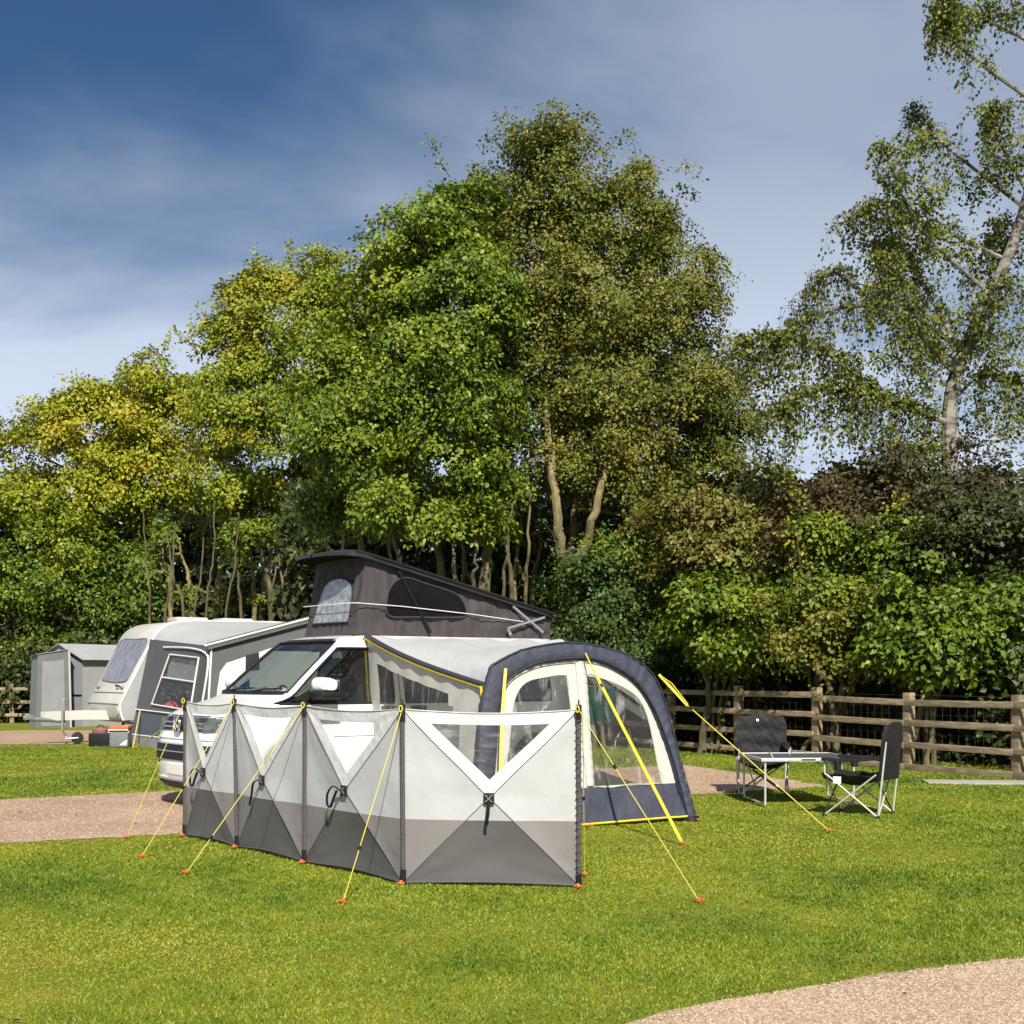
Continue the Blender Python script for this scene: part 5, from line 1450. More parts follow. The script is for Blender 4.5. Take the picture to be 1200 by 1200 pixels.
# ------------------------------------------------------------------ trees
LEAF = {
 'green':  leaf_mat('leaf_green',  [(0.040, 0.080, 0.008), (0.094, 0.155, 0.011), (0.180, 0.235, 0.015), (0.29, 0.295, 0.020)]),
 'olive':  leaf_mat('leaf_olive',  [(0.055, 0.078, 0.011), (0.110, 0.134, 0.016), (0.182, 0.184, 0.025), (0.24, 0.178, 0.035)]),
 'yellow': leaf_mat('leaf_yellow', [(0.066, 0.118, 0.010), (0.155, 0.215, 0.013), (0.27, 0.295, 0.018), (0.34, 0.24, 0.025)]),
 'gold':   leaf_mat('leaf_gold',   [(0.090, 0.145, 0.010), (0.215, 0.265, 0.014), (0.36, 0.35, 0.020), (0.42, 0.24, 0.028)]),
 'birch':  leaf_mat('leaf_birch',  [(0.050, 0.074, 0.012), (0.100, 0.128, 0.016), (0.165, 0.182, 0.024), (0.23, 0.20, 0.03)]),
 'ivy':    leaf_mat('leaf_ivy',    [(0.018, 0.040, 0.010), (0.035, 0.070, 0.014), (0.060, 0.105, 0.018), (0.11, 0.15, 0.020)]),
 'dogwood':leaf_mat('leaf_dogwood',[(0.060, 0.085, 0.014), (0.125, 0.140, 0.020), (0.20, 0.175, 0.035), (0.20, 0.115, 0.045)]),
 'lime':   leaf_mat('leaf_lime',   [(0.036, 0.076, 0.008), (0.072, 0.128, 0.010), (0.130, 0.188, 0.014), (0.21, 0.235, 0.020)]),
 'russet': leaf_mat('leaf_russet', [(0.028, 0.040, 0.010), (0.048, 0.048, 0.015), (0.078, 0.046, 0.018), (0.10, 0.090, 0.02)]),
 'dark':   leaf_mat('leaf_shade',   [(0.022, 0.034, 0.008), (0.036, 0.055, 0.010), (0.055, 0.075, 0.014), (0.08, 0.08, 0.02)]),  # darkened leaf colours that paint shade into gaps and undergrowth
}
def unit(rg, n):
    v = rg.normal(size=(n, 3)); return v / np.linalg.norm(v, axis=1, keepdims=True)
class Leaves:
    def __init__(s): s.V, s.T, s.n = [], [], 0
    def add(s, rg, pos, nrm, drn, L, W, tint):
        """rhombic leaves folded along the midrib: pos base, drn direction, nrm facing"""
        drn = drn - nrm * (drn * nrm).sum(1, keepdims=True); drn /= np.linalg.norm(drn, axis=1, keepdims=True) + 1e-9
        sd = np.cross(drn, nrm)
        N = len(pos); V = np.empty((N, 4, 3), np.float32)
        L = L[:, None]; W = W[:, None]
        V[:, 0] = pos; V[:, 2] = pos + drn * L
        V[:, 1] = pos + drn * L * .42 + sd * W + nrm * W * .35
        V[:, 3] = pos + drn * L * .42 - sd * W + nrm * W * .35
        s.V.append(V.reshape(-1, 3)); s.T.append(np.repeat(tint, 2)); s.n += N
    def build(s, name, mat, parent, org):
        V = np.concatenate(s.V) - np.array(org, np.float32)
        N = len(V) // 4
        F_ = (np.array([(0, 1, 2), (0, 2, 3)])[None] + (np.arange(N) * 4)[:, None, None]).reshape(-1, 3)
        return link(name, fast_mesh(name, V, F_, mat, {'tint': np.concatenate(s.T)}), parent)
NLEAF = 0
def sprays(lv, rg, c, size, n_per, leaf, tint, outward, flat=.45, droop=.25, jit=.16):
    """each spray: a flattened little cloud of leaves around c"""
    Mn = len(c)
    ax = outward * .75 + np.array([0, 0, 1.0]) * .8 + rg.normal(0, .28, (Mn, 3)); ax /= np.linalg.norm(ax, axis=1, keepdims=True)
    off = unit(rg, Mn * n_per) * (rg.uniform(0, 1, (Mn * n_per, 1)) ** .5)
    off = off.reshape(Mn, n_per, 3)
    al = (off * ax[:, None]).sum(2, keepdims=True)
    off = off - al * ax[:, None] * (1 - flat)
    # leaves at the rim of a spray hang a little lower
    rad = np.linalg.norm(off, axis=2, keepdims=True)
    pos = c[:, None] + off * np.asarray(size).reshape(-1, 1, 1); pos[..., 2] -= (rad[..., 0] ** 2) * np.asarray(size).reshape(-1, 1) * droop
    pos = pos.reshape(-1, 3); N = len(pos)
    nr = np.repeat(ax, n_per, 0) * .75 + unit(rg, N) * .75 + np.repeat(outward, n_per, 0) * .25
    nr /= np.linalg.norm(nr, axis=1, keepdims=True)
    dr = off.reshape(-1, 3) + rg.normal(0, .4, (N, 3)) + np.array([0, 0, -.45])
    L = leaf * rg.uniform(.65, 1.35, N); W = L * rg.uniform(.28, .42, N)
    tn = np.clip(np.repeat(tint, n_per) + rg.normal(0, jit, N), 0, 1)
    lv.add(rg, pos, nr, dr, L, W, tn)
def lump(rg, d, k=5, amp=.22):
    """smooth random bumps over directions"""
    s = np.zeros(len(d))
    for _ in range(k):
        w = rg.normal(0, 2.2, 3); s += np.sin(d @ w + rg.uniform(0, 6.28))
    return 1 + amp * s / math.sqrt(k)
def blob_points(rg, c, r, n, inner=.5, front_bias=0.0):
    # boughs first: sub-centres near the shell, sprays gathered round them, so that recesses stay open between boughs
    K = max(3, n // 9); r = np.asarray(r)
    d0 = unit(rg, K); f = rg.uniform(inner ** 3, 1, K) ** (1 / 3.)
    p0 = d0 * (f * lump(rg, d0))[:, None] * r
    idx = rg.integers(0, K, n); sp = min(.44, .29 * float(r.mean()))
    g_ = rg.normal(0, 1, (n, 3)) * np.array([sp, sp, sp * .55]) + d0[idx] * rg.uniform(-.5, .3, (n, 1)) * sp
    p = p0[idx] + g_
    d = d0[idx] * .6 + g_ / (np.linalg.norm(g_, axis=1, keepdims=True) + 1e-6) * .5
    return np.asarray(c) + p, d / (np.linalg.norm(d, axis=1, keepdims=True) + 1e-9)
def limb(mb, a, b, r0, r1, rg, wig=.06, n=7, k=7):
    a, b = Vector(a), Vector(b); L = (b - a).length; pts = []
    w1, w2 = Vector(rg.normal(0, 1, 3)), Vector(rg.normal(0, 1, 3))
    for i in range(k + 1):
        t = i / k; p = a.lerp(b, t) + (w1 * math.sin(math.pi * t) + w2 * math.sin(2 * math.pi * t) * .6) * (L * wig)
        pts.append(p)
    mb.tube(pts, [r0 + (r1 - r0) * (i / k) ** .8 for i in range(k + 1)], n=n)
    return pts
def tree(name, label, group, seed, base, trunks, blobs, bark='bark', mat='green', leaf=.13, tint0=.45, sprigs=0, cat='tree', spray=.42, n_per=26, dens=1.0, flat=.45, dz=0.0):
    """base: ground (x, y); trunks: lists of photo points (px, py, distance) from the ground up with radii; blobs: (px, py, dist, rx px, ry px, depth m, sprays, tint shift, material?)"""
    global NLEAF
    rg = np.random.default_rng(seed)
    org = Vector((base[0], base[1], 0)); t = empty(name, org); tag(t, label, cat, group)
    bl = []
    for b_ in blobs:
        px, py, y, rx, ry, rd, ns, dt = b_[:8]; y += dz
        c = at(px, py, y); k = y / FPX
        bl.append((np.array(c), np.array([rx * k, rd, ry * k]), ns, dt, b_[8] if len(b_) > 8 else mat, b_[9] if len(b_) > 9 else 1.0))
    tips = []
    br = MB(org)
    for pts, r0, r1 in trunks:
        P = [org + Vector((p[0], p[1], 0)) if len(p) == 2 else at(p[0], p[1], p[2] + dz) for p in pts]
        P = smooth_path(P, 5); m = MB(org)
        P = [p + Vector(rg.normal(0, .018, 3)) for p in P]; P[0].z = min(P[0].z, -.02)
        m.tube(P, [r0 * (1.35 if i == 0 else 1) + (r1 - r0) * i / (len(P) - 1) for i in range(len(P))], n=9)
        m.build('trunk', M[bark], t); tips.append(P)
    byM = {}
    for c, r, ns, dt, mt, lk in bl:
        # nearest trunk point that lies below the blob
        best = None
        for P in tips[:3]:
            for i, p in enumerate(P):
                if i < len(P) * .35: continue
                dd = (Vector(c) - p).length + max(0, p.z - c[2]) * 3
                if best is None or dd < best[0]: best = (dd, p)
        if best is not None:
            lp_ = limb(br, best[1], c, .055, .022, rg)
            for _ in range(max(3, ns // 22)):
                q = c + unit(rg, 1)[0] * r * rg.uniform(.55, .98); limb(br, lp_[rg.integers(2, len(lp_))], q, .020, .005, rg, wig=.09, n=4, k=5)
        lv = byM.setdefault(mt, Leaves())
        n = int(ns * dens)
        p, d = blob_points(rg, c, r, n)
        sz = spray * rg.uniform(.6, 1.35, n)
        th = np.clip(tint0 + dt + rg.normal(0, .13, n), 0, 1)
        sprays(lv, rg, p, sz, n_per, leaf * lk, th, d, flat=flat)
    # sprigs: shoots that break the outline, with leaves along them
    if sprigs:
        lv = byM.setdefault(mat, Leaves())
        for _ in range(sprigs):
            c, r, ns, dt, mt, lk = bl[rg.integers(len(bl))]
            d = unit(rg, 1)[0]; d[2] = abs(d[2]) * .9 + .25; d[1] *= .6; d /= np.linalg.norm(d)
            a = c + d * r * .85; L = rg.uniform(.3, .85); e = a + (d * .7 + np.array([rg.normal(0, .25), rg.normal(0, .25), .6])) * L
            limb(br, a, e, .014, .004, rg, wig=.05, n=4, k=4)
            k = int(60 * L) + 10; tt = rg.uniform(.15, 1, k)[:, None]; pp_ = a + (e - a) * tt + rg.normal(0, .12, (k, 3)) * (1.2 - tt * .7)
            N_ = len(pp_); nr = unit(rg, N_) + np.array([0, -.3, .6]); nr /= np.linalg.norm(nr, axis=1, keepdims=True)
            Ls = leaf * rg.uniform(.6, 1.15, N_)
            lv.add(rg, pp_, nr, unit(rg, N_), Ls, Ls * .42, np.clip(tint0 + dt + rg.normal(0, .15, N_), 0, 1))
    if br.v: tag(br.build('branches', M[bark], t), kind='stuff')
    for mt, lv in byM.items():
        NLEAF += lv.n; lv.build('crown', LEAF[mt], t, org)
    return t
def gx(px, y): return ((px - CX) / FPX * y, y)

# the great field maple: broad dull-green crown with several stems
tree('field_maple', 'tallest tree, dull olive green, with pale forked stems rising above the awning', 'big trees of the wood edge', 101, gx(668, 30.5),
 [([(0, 0), (661, 690, 29.2), (655, 620, 28.8), (648, 560, 28.8), (640, 470, 29.8), (645, 330, 31.2)], .14, .05),
  ([(.25, .1), (672, 690, 29.2), (686, 640, 28.9), (702, 585, 28.7), (722, 500, 29.6), (740, 400, 31)], .13, .045),
  ([(.1, .2), (668, 680, 30.6), (672, 620, 30.8), (680, 560, 31), (690, 480, 31.4), (660, 250, 31.8)], .10, .04)],
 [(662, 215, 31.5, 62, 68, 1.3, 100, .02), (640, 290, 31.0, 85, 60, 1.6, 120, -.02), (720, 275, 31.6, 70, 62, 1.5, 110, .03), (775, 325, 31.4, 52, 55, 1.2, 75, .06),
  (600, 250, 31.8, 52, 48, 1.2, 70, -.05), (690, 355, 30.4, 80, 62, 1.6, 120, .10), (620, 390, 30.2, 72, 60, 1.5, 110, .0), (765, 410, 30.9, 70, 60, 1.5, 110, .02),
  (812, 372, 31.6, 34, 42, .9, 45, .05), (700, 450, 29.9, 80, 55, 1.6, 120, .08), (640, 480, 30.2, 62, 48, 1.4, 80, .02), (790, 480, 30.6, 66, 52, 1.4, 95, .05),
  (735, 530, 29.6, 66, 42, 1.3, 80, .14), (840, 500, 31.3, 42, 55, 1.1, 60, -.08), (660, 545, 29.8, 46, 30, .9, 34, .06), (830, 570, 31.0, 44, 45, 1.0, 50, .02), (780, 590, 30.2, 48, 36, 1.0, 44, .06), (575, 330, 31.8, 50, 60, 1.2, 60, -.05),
  (664, 178, 31.6, 28, 28, .7, 30, .0), (752, 215, 31.6, 20, 26, .5, 20, .0), (770, 262, 31.8, 30, 36, .7, 30, 0), (700, 400, 32.4, 110, 120, 1.0, 130, -.1), (720, 560, 31.8, 90, 60, .9, 70, -.12), (820, 450, 32.2, 50, 70, .9, 60, -.08), (612, 205, 31.7, 24, 26, .6, 22, 0)],  # the deep inner blobs are tinted darker to paint in crown shade
 bark='bark_pale', mat='olive', leaf=.083, sprigs=34, tint0=.44, n_per=72, dens=1.35)
# the bright green sycamore left of it
tree('sycamore', 'bright green leafy tree in the middle with layered boughs over the raised roof', 'big trees of the wood edge', 102, gx(560, 28.6),
 [([(0, 0), (566, 700, 28.5), (572, 640, 28.5), (566, 560, 28.6), (545, 450, 28.9), (520, 330, 29.2)], .15, .05),
  ([(-.9, .3), (520, 690, 28.8), (505, 620, 28.8), (480, 540, 28.9), (450, 430, 29.2)], .10, .04),
  ([(-1.6, .4), (472, 700, 29), (462, 630, 29), (440, 560, 29)], .09, .03), ([(0.50, -0.47), (590, 700, 28.0), (595, 645, 27.8), (600, 590, 27.9)], 0.043, .02), ([(0.75, -0.15), (600, 700, 28.0), (595, 650, 27.8), (590, 600, 27.9)], 0.066, .02), ([(0.96, -0.42), (616, 700, 28.0), (619, 638, 27.8), (622, 575, 27.9)], 0.049, .02), ([(-0.14, -0.16), (554, 700, 28.0), (557, 660, 27.8), (560, 620, 27.9)], 0.057, .02), ([(-0.43, -0.18), (534, 700, 28.0), (531, 650, 27.8), (528, 600, 27.9)], 0.065, .02), ([(-2.31, -0.44), (428, 700, 28.0), (424, 635, 27.8), (420, 570, 27.9)], 0.052, .02), ([(-1.95, -0.38), (452, 700, 28.0), (457, 645, 27.8), (462, 590, 27.9)], 0.053, .02)],
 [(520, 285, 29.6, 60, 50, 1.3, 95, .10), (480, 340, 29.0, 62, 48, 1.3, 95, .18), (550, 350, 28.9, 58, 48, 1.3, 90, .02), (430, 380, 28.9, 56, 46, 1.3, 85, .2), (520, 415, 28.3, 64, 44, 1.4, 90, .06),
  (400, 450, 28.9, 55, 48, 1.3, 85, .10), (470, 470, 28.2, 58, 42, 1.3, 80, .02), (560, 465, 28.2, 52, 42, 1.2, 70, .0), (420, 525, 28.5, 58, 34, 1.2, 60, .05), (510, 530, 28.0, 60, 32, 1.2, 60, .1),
  (480, 580, 27.9, 58, 24, 1.1, 42, .12), (570, 600, 27.7, 34, 20, .8, 28, .30, 'lime'), (520, 613, 27.7, 42, 20, .8, 32, .34, 'lime'), (585, 545, 28.0, 36, 26, .9, 34, .02), (480, 280, 29.8, 34, 34, .9, 34, .05), (530, 238, 29.9, 44, 30, 1.0, 48, .02), (395, 520, 28.5, 45, 45, 1.1, 45, .0), (440, 610, 28.4, 36, 22, .9, 24, .0), (590, 420, 30.6, 50, 90, 1.0, 90, -.1), (585, 520, 30.2, 46, 60, .9, 60, -.12), (455, 420, 30.4, 70, 90, 1.0, 90, -.1), (400, 560, 30, 60, 50, .9, 50, -.12)],  # back blobs carry a darker leaf tint as painted interior shade
 mat='green', leaf=.098, sprigs=22, tint0=.42, flat=.32, n_per=66, dens=1.35)
# yellowing hornbeam
tree('hornbeam', 'yellow green tree at the shoulder of the wood above the caravan', 'big trees of the wood edge', 103, gx(350, 37.5),
 [([(0, 0), (350, 720, 30.4), (353, 640, 30.4), (345, 560, 30.5), (340, 470, 30.8)], .15, .05), ([(.5, .2), (372, 700, 30.8), (380, 600, 30.9), (395, 500, 31)], .10, .04), ([(-.8, .3), (318, 710, 30.8), (305, 640, 30.8), (285, 560, 31)], .10, .035), ([(-4.03, -0.70), (176, 715, 29.0), (172, 668, 28.9), (168, 600, 28.8)], 0.045, .016), ([(-3.70, -0.73), (195, 715, 29.0), (201, 672, 28.9), (206, 610, 28.8)], 0.045, .016), ([(-3.09, 0.00), (214, 715, 29.7), (204, 678, 29.6), (196, 620, 29.5)], 0.054, .016), ([(-2.58, -0.26), (242, 715, 29.0), (248, 662, 28.9), (252, 590, 28.8)], 0.042, .016), ([(-2.06, -0.69), (266, 715, 29.0), (274, 668, 28.9), (280, 600, 28.8)], 0.041, .016), ([(-1.50, 0.03), (283, 715, 29.7), (276, 660, 29.6), (270, 585, 29.5)], 0.055, .016), ([(-0.89, -0.61), (316, 715, 29.6), (324, 662, 29.5), (330, 590, 29.4)], 0.043, .016), ([(-0.28, -0.07), (335, 715, 29.4), (328, 668, 29.3), (322, 600, 29.2)], 0.056, .016), ([(0.38, -0.71), (370, 715, 29.7), (378, 662, 29.6), (384, 590, 29.5)], 0.050, .016), ([(-2.91, -0.29), (228, 715, 29.5), (234, 682, 29.4), (238, 630, 29.3)], 0.039, .016)],
 [(350, 345, 31.0, 58, 40, 1.3, 80, .22), (300, 375, 30.8, 52, 46, 1.3, 80, .20), (400, 345, 30.6, 52, 38, 1.2, 66, .10), (270, 425, 30.6, 48, 44, 1.2, 70, .16), (340, 420, 30.0, 60, 48, 1.4, 90, .12, 'yellow'),
  (300, 480, 30.1, 56, 42, 1.3, 75, .12), (370, 490, 29.9, 46, 42, 1.2, 60, .02), (265, 510, 30.3, 46, 44, 1.2, 60, .20), (310, 550, 30.0, 56, 32, 1.2, 52, .08), (255, 575, 30.3, 46, 32, 1.1, 44, .0), (365, 560, 30.3, 40, 34, 1.0, 32, -.05), (290, 610, 30.5, 46, 24, 1.0, 28, -.12)],
 bark='bark', mat='yellow', leaf=.105, dz=7.0, sprigs=24, tint0=.40, n_per=64, dens=1.4)
# golden tree at the far left
tree('golden_maple', 'golden yellow autumn tree at the low end of the wood', 'big trees of the wood edge', 104, gx(150, 45),
 [([(0, 0), (152, 700, 33), (158, 620, 33), (165, 540, 33.2)], .16, .05), ([(1.1, .2), (200, 700, 33), (196, 640, 33), (190, 560, 33)], .10, .04), ([(-1.0, .3), (96, 700, 33.2), (92, 620, 33.2), (90, 560, 33.4)], .11, .04)],
 [(180, 450, 33.4, 52, 36, 1.4, 80, .10), (130, 470, 33.2, 50, 40, 1.4, 80, .12), (90, 505, 32.6, 42, 44, 1.3, 75, .20), (150, 520, 32.4, 56, 40, 1.5, 90, .16), (215, 480, 33.0, 40, 40, 1.2, 60, .04), (205, 540, 32.6, 46, 34, 1.3, 62, .10),
  (45, 530, 33.2, 40, 50, 1.4, 60, .08), (110, 565, 32.2, 56, 34, 1.4, 76, .10), (175, 590, 32.4, 52, 28, 1.2, 48, .05, 'yellow'), (10, 560, 33.5, 44, 60, 1.4, 60, .05), (60, 600, 32.6, 50, 32, 1.3, 52, .06, 'yellow'), (-50, 540, 34, 50, 70, 1.5, 70, .0)],
 mat='gold', leaf=.125, dz=12.0, sprigs=18, tint0=.38, n_per=60, spray=.55, dens=1.3)
tree('hazel_thicket', 'dark green shrubby thicket below the golden tree beside the tents', 'shrubs along the wood edge', 105, gx(100, 43.3),
 [([(0, 0), (98, 710, 31.8), (90, 660, 31.8)], .06, .02), ([(.4, .1), (125, 700, 31.9), (135, 650, 31.9)], .05, .02), ([(-.5, .1), (70, 710, 31.8), (55, 660, 31.9)], .05, .02)],
 [(85, 640, 31.4, 46, 36, 1.2, 66, .12, 'yellow'), (140, 660, 31.6, 44, 34, 1.1, 56, -.05), (90, 700, 31.4, 50, 34, 1.1, 60, -.1), (30, 670, 31.6, 52, 50, 1.2, 76, .0), (160, 710, 31.8, 46, 30, 1.1, 46, -.1), (-40, 670, 32, 50, 60, 1.2, 70, .0), (60, 745, 31.8, 60, 30, 1.1, 56, -.1), (140, 750, 31.9, 60, 26, 1.1, 46, -.1)],
 mat='green', leaf=.125, tint0=.36, cat='shrub', dz=11.5, spray=.5, n_per=46, dens=1.3)
# thin leaning stems of the understorey
stems = [(205, 735, 188, 640, 'slim'), (232, 738, 205, 622, 'slim'), (250, 742, 262, 600, 'slim'), (272, 740, 248, 640, 'slim'), (300, 742, 291, 628, 'slim'), (303, 740, 322, 590, 'slim'), (330, 740, 336, 610, 'slim'), (395, 740, 404, 560, 'slim'), (428, 740, 415, 590, 'slim'), (600, 720, 612, 570, 'slim'), (622, 725, 634, 600, 'slim'), (545, 730, 538, 590, 'slim'), (760, 740, 745, 640, 'slim')]
SL = ['slim sapling leaning left over the front end of the caravan roof', 'slim sapling with a strongly slanted stem above the curved caravan roof', 'upright slim sapling leaning right above the first caravan roof light',
 'pale slim sapling slanting left above the gap of the caravan roof lights', 'straight slim sapling just left of the second caravan roof light', 'tall slim sapling leaning right above the second caravan roof light', 'slim sapling standing close to the tip of the raised camper roof',
 'slim sapling rising behind the front cloth of the raised camper roof', 'slim sapling leaning left behind the mesh window of the raised roof', 'slim sapling beside the silver roof struts of the camper van', 'slim sapling just right of the low end of the raised camper roof', 'short slim sapling behind the middle of the sloping camper roof', 'slim sapling rising out of the ivy bush above the awning']
for k, (x0, y0, x1, y1, _) in enumerate(stems):
    y = (38.5 if x0 < 345 else 31.2) + (k % 4) * .5; f = y / 31.5
    tree('young_tree', SL[k], 'thin saplings in the shade of the wood', 200 + k, gx(x0, y),
      [([(0, 0), (x0 + (x1 - x0) * .3, y0 + (y1 - y0) * .3, y), (x0 + (x1 - x0) * .6 + 3, y0 + (y1 - y0) * .6, y + .1), (x1, y1, y)], (.055 + .02 * (k % 3)) * f, .02), ],
      [(x1 + 4, y1 - 6, y, 26, 16, .6, 14, 0), (x1 - 16, y1 + 26, y - .3, 18, 10, .5, 7, 0), (x0 + 14, y0 - 40, y - .2, 16, 12, .4, 6, 0)], bark='bark_pale', mat='dark' if k % 2 else 'green', leaf=.085 * f, tint0=.4, cat='tree', spray=.3, n_per=30)
# weeping birch on the right
def birch():
    global NLEAF
    rg = np.random.default_rng(301); Y = 26.0
    org = Vector((*gx(1128, Y), 0)); t = empty('weeping_birch', org); tag(t, 'tall weeping birch with white trunk and drooping twigs', 'tree')
    P = smooth_path([org, at(1124, 720, Y), at(1118, 600, Y), at(1112, 510, Y), at(1120, 440, Y), at(1148, 370, Y), at(1185, 290, Y), at(1212, 190, Y), at(1228, 60, Y), at(1235, -60, Y)], 6)
    m = MB(org); m.tube(P, [.20 * (1 - .78 * i / (len(P) - 1)) for i in range(len(P))], n=10); m.build('trunk', M['bark_birch'], t)
    br, tw, lv = MB(org), MB(org), Leaves()
    # main boughs: (start on the trunk), way points in the photograph
    boughs = [[(1112, 500, 0), (1075, 480, -.3), (1030, 466, -.6), (975, 455, -.8), (930, 470, -.9), (905, 490, -.9)], [(1060, 474, -.4), (1010, 448, -.7), (985, 425, -.7), (940, 400, -.6), (900, 395, -.5), (868, 405, -.4)],
      [(1113, 400, 0), (1050, 365, .3), (1000, 335, .5), (975, 318, .6), (955, 335, .6), (935, 365, .6), (918, 400, .6)], [(1040, 360, .35), (990, 360, .5), (950, 375, .4), (925, 390, .4), (890, 420, .3)],
      [(1118, 330, 0), (1080, 270, -.5), (1050, 210, -.8), (1035, 170, -.8)], [(1122, 280, 0), (1060, 250, .5), (1020, 240, .8), (995, 265, .8)], [(1128, 220, 0), (1095, 160, .4), (1070, 125, .5)], [(1130, 200, 0), (1160, 140, -.5), (1180, 130, -.7)],
      [(1112, 440, 0), (1085, 400, -.8), (1060, 330, -1.1), (1035, 300, -1.2)], [(1112, 430, 0), (1150, 370, -.6), (1180, 330, -.8)], [(1115, 380, 0), (1150, 300, .7), (1185, 260, .9)], [(1140, 120, 0), (1120, 50, -.6), (1105, 0, -.9), (1100, 20, -1)], [(1145, 60, 0), (1125, 10, .5), (1112, 30, .6)],
      [(1110, 470, 0), (1150, 440, .5), (1190, 450, .7)], [(1112, 520, 0), (1085, 530, -.6), (1050, 520, -.8)], [(1112, 410, 0), (1085, 340, .9), (1055, 290, 1.2), (1030, 290, 1.3)]]
    anchors = []
    for bi, bgh in enumerate(boughs):
        Q = [at(px, py, Y + dy) for px, py, dy in bgh]
        if bgh[0][2] == 0: Q[0] = min(P, key=lambda p: (p - Q[0]).length + 2 * max(0, p.z - Q[0].z))
        Q = smooth_path(Q, 6)
        thick = .055 if bi in (0, 2) else .036
        br.tube(Q, [thick * (1 - .85 * i / (len(Q) - 1)) + .004 for i in range(len(Q))], n=6)
        for i, p in enumerate(Q):
            if i < 4: continue
            for _ in range(4): anchors.append((np.array(p), bi))
    # hanging strands with leaves
    for p, bi in anchors:
        bare = bi in (2, 3) and rg.random() < .8
        d = rg.normal(0, .35, 3); d[2] = abs(d[2]) * .4
        L = rg.uniform(.5, 1.5) * (.55 if bi in (4, 5, 6, 11, 12) else 1.0) * (.7 if bare else 1)
        a = p; k1 = a + d * .5; e = k1 + np.array([rg.normal(0, .10), rg.normal(0, .10), -L])
        S = smooth_path([Vector(a), Vector(a + d * .35 + np.array([0, 0, .03])), Vector(k1 + np.array([0, 0, -.1])), Vector((k1 + e) / 2 + rg.normal(0, .05, 3)), Vector(e)], 3)
        tw.tube(S, [.0065 * (1 - .6 * i / (len(S) - 1)) for i in range(len(S))], n=3, cap=False)
        n = int((30 if not bare else 3) * L + 5); ii = rg.integers(2, len(S), n)
        pos = np.array([S[i] for i in ii]) + rg.normal(0, .055, (n, 3))
        nr = unit(rg, n) + np.array([0, -.35, .3]); nr /= np.linalg.norm(nr, axis=1, keepdims=True)
        Ls = .078 * rg.uniform(.7, 1.3, n)
        lv.add(rg, pos, nr, rg.normal(0, .5, (n, 3)) + np.array([0, 0, -1.0]), Ls, Ls * .40, np.clip(.45 + rg.normal(0, .2, n), 0, 1))
    # fuller foliage clumps
    for px, py, dy, rx, ry, rd, ns, dt in [(1085, 165, 0, 45, 45, .7, 60, .1), (1050, 225, -.3, 48, 40, .7, 60, .05), (1100, 260, .3, 50, 55, .9, 80, .05), (1030, 270, .4, 40, 34, .6, 44, 0), (1075, 330, -.4, 50, 48, .8, 70, .1), (1110, 400, 0, 50, 60, .9, 90, .2), (1065, 405, -.5, 40, 40, .8, 44, .1), (1000, 425, -.6, 46, 22, .6, 18, .0),
         (1160, 250, 0, 50, 80, 1, 90, .0), (1165, 400, 0, 55, 80, 1, 90, .1), (935, 440, -.8, 36, 20, .5, 10, .05), (880, 405, -.4, 20, 18, .4, 10, .1), (1115, 30, -.7, 15, 36, .4, 20, .0), (1150, 20, 0, 30, 70, .7, 44, 0), (1080, 475, -.4, 46, 44, .8, 60, .1), (1020, 470, -.8, 40, 26, .6, 14, 0), (960, 490, -.8, 40, 26, .6, 8, 0), (1160, 520, 0, 60, 50, 1, 60, 0), (1250, 120, .2, 50, 80, .8, 90, .05), (1265, 260, -.2, 60, 70, .9, 90, .0), (1240, 400, .3, 60, 70, .9, 90, .05), (1215, 30, 0, 40, 50, .7, 50, 0), (1190, 200, -.5, 34, 60, .7, 50, 0), (905, 400, .3, 26, 22, .4, 12, .1)]:
        k = Y / FPX; ns = max(5, int(ns * .46)); p, d = blob_points(rg, at(px, py, Y + dy), (rx * k, rd, ry * k), ns, inner=.1)
        sprays(lv, rg, p, .25 * rg.uniform(.6, 1.4, ns), 26, .076, np.clip(.42 + dt + rg.normal(0, .12, ns), 0, 1), d, flat=.7, droop=.9, jit=.18)
    tag(br.build('boughs', M['bark_birch'], t), kind='stuff'); tag(tw.build('twigs', M['twig'], t), kind='stuff'); NLEAF += lv.n; lv.build('crown', LEAF['birch'], t, org)
birch()
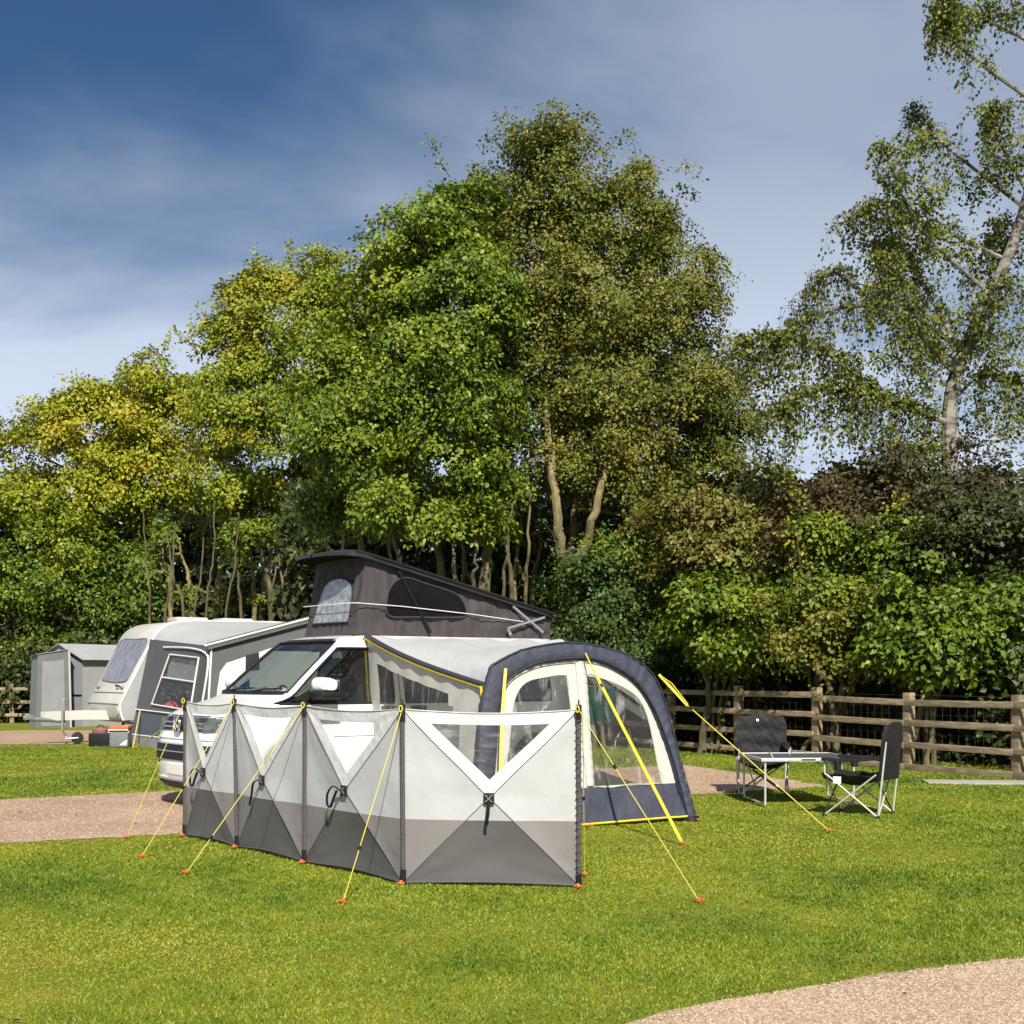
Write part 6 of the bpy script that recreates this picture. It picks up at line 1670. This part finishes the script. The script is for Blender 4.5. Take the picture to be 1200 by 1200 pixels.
# hedge shrubs behind the fence, each its own plant
hedge = [
 ('ivy_bush', 'dark green ivy covered bush above the awning arch', 401, 700, 27.8, 'ivy', .11, [(700, 700, 27.6, 60, 50, 1.0, 130, .1), (745, 760, 27.4, 62, 52, 1.0, 130, .0), (670, 760, 27.8, 56, 50, 1.0, 100, -.05), (755, 690, 27.8, 50, 46, 1.0, 90, .12), (720, 650, 28.2, 44, 34, .9, 50, .1, 'lime')]),
 ('dogwood_shrub', 'yellow brown dogwood with hanging leaves left of the birch', 402, 840, 26.6, 'dogwood', .13, [(835, 610, 26.8, 56, 36, 1.0, 80, .1), (880, 590, 27.2, 40, 42, .9, 60, .0), (800, 650, 26.4, 46, 34, .9, 60, .05), (870, 655, 26.0, 56, 36, 1.0, 80, .02), (905, 620, 26.8, 40, 50, .9, 60, .05), (790, 610, 27, 36, 30, .8, 36, .1)]),
 ('hazel_shrub', 'leafy green hazel between the ivy bush and the dogwood', 403, 830, 25.6, 'green', .14, [(820, 720, 25.6, 56, 46, .9, 100, .0), (870, 740, 25.2, 50, 46, .9, 90, .1), (905, 700, 25.2, 46, 40, .8, 66, .06), (858, 695, 25.4, 40, 26, .7, 40, .2, 'lime'), (910, 750, 24.6, 30, 24, .6, 34, .2, 'lime')]),
 ('russet_shrub', 'dark red leaved shrub high under the birch twigs', 404, 1000, 25.0, 'russet', .12, [(985, 575, 25.2, 60, 34, 1.0, 90, .1), (1050, 560, 25.4, 56, 34, 1.0, 90, .0), (940, 610, 25.0, 40, 36, .9, 50, .25), (1010, 620, 24.8, 56, 34, .9, 70, .3), (1085, 590, 24.8, 46, 44, 1.0, 70, -.1), (1130, 570, 25, 56, 50, 1, 80, -.1), (970, 640, 24.6, 40, 20, .7, 30, .3), (1180, 590, 25, 50, 60, 1, 70, 0)]),
 ('yellow_sprig_bush', 'small yellow green bush under the dark red shrub', 405, 960, 24.2, 'lime', .13, [(955, 620, 24.2, 28, 16, .6, 26, .35), (930, 650, 24.4, 30, 26, .7, 34, .1, 'yellow'), (960, 680, 24.2, 44, 34, .8, 56, -.1, 'green'), (1000, 690, 24.0, 46, 34, .8, 60, .0, 'yellow')]),
 ('thorn_shrub', 'olive twiggy shrub behind the tabled chairs', 406, 985, 23.4, 'olive', .12, [(940, 730, 23.6, 46, 44, .8, 70, .1), (985, 750, 23.4, 46, 40, .8, 64, .15), (1010, 720, 23.6, 36, 34, .7, 40, .1), (1035, 660, 24, 40, 34, .8, 44, -.1, 'green')]),
 ('bright_shrub', 'bright green shrub with big sunlit leaves at the right end of the fence', 407, 1085, 22.4, 'lime', .16, [(1070, 715, 22.4, 50, 34, .8, 80, .0), (1110, 735, 22.0, 46, 40, .8, 80, .08), (1085, 765, 22.0, 56, 22, .7, 56, .1), (1150, 720, 22.2, 50, 50, .9, 80, 0), (1050, 750, 22.4, 26, 26, .6, 30, .05), (1190, 740, 22, 40, 50, .9, 60, 0)]),
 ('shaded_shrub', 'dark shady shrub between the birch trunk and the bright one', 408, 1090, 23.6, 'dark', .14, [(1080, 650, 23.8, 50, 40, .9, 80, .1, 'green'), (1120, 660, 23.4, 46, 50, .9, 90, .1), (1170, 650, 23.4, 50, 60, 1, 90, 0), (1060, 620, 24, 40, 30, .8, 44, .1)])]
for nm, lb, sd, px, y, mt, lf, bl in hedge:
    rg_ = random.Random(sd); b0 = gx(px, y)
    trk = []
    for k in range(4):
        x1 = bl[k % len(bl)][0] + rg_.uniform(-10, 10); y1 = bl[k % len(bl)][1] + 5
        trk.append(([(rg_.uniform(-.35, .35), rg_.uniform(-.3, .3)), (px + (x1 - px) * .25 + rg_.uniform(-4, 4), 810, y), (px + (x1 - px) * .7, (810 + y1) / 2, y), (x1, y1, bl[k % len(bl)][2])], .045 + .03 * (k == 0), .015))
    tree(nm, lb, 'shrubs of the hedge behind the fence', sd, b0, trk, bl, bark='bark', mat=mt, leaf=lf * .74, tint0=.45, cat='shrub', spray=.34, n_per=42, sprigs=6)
# dark far hedge and woodland floor closing the view between the stems, shade painted into their leaf colour
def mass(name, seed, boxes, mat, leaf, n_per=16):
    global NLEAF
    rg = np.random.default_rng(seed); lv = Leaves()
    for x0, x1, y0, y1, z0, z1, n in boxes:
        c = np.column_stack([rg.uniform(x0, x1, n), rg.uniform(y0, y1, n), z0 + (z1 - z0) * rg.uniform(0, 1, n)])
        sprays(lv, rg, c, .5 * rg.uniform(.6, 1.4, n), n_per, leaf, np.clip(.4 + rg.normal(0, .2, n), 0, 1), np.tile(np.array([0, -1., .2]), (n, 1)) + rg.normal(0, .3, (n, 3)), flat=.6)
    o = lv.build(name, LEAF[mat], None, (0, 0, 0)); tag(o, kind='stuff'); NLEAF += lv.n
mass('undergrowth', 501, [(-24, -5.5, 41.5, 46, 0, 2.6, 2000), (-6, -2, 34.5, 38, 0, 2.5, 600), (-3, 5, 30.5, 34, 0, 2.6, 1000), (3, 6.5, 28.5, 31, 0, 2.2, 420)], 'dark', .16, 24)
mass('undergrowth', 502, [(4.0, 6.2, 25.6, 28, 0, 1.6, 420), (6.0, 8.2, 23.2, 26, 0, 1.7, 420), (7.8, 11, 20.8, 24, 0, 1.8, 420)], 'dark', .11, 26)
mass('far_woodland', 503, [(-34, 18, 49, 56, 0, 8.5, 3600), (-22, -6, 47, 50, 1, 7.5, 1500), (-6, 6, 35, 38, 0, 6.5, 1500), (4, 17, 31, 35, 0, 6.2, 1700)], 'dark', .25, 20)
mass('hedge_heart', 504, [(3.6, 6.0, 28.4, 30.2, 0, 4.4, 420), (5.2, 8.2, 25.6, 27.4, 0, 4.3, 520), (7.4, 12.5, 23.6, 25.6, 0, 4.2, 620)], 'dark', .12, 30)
print('leaves', NLEAF)
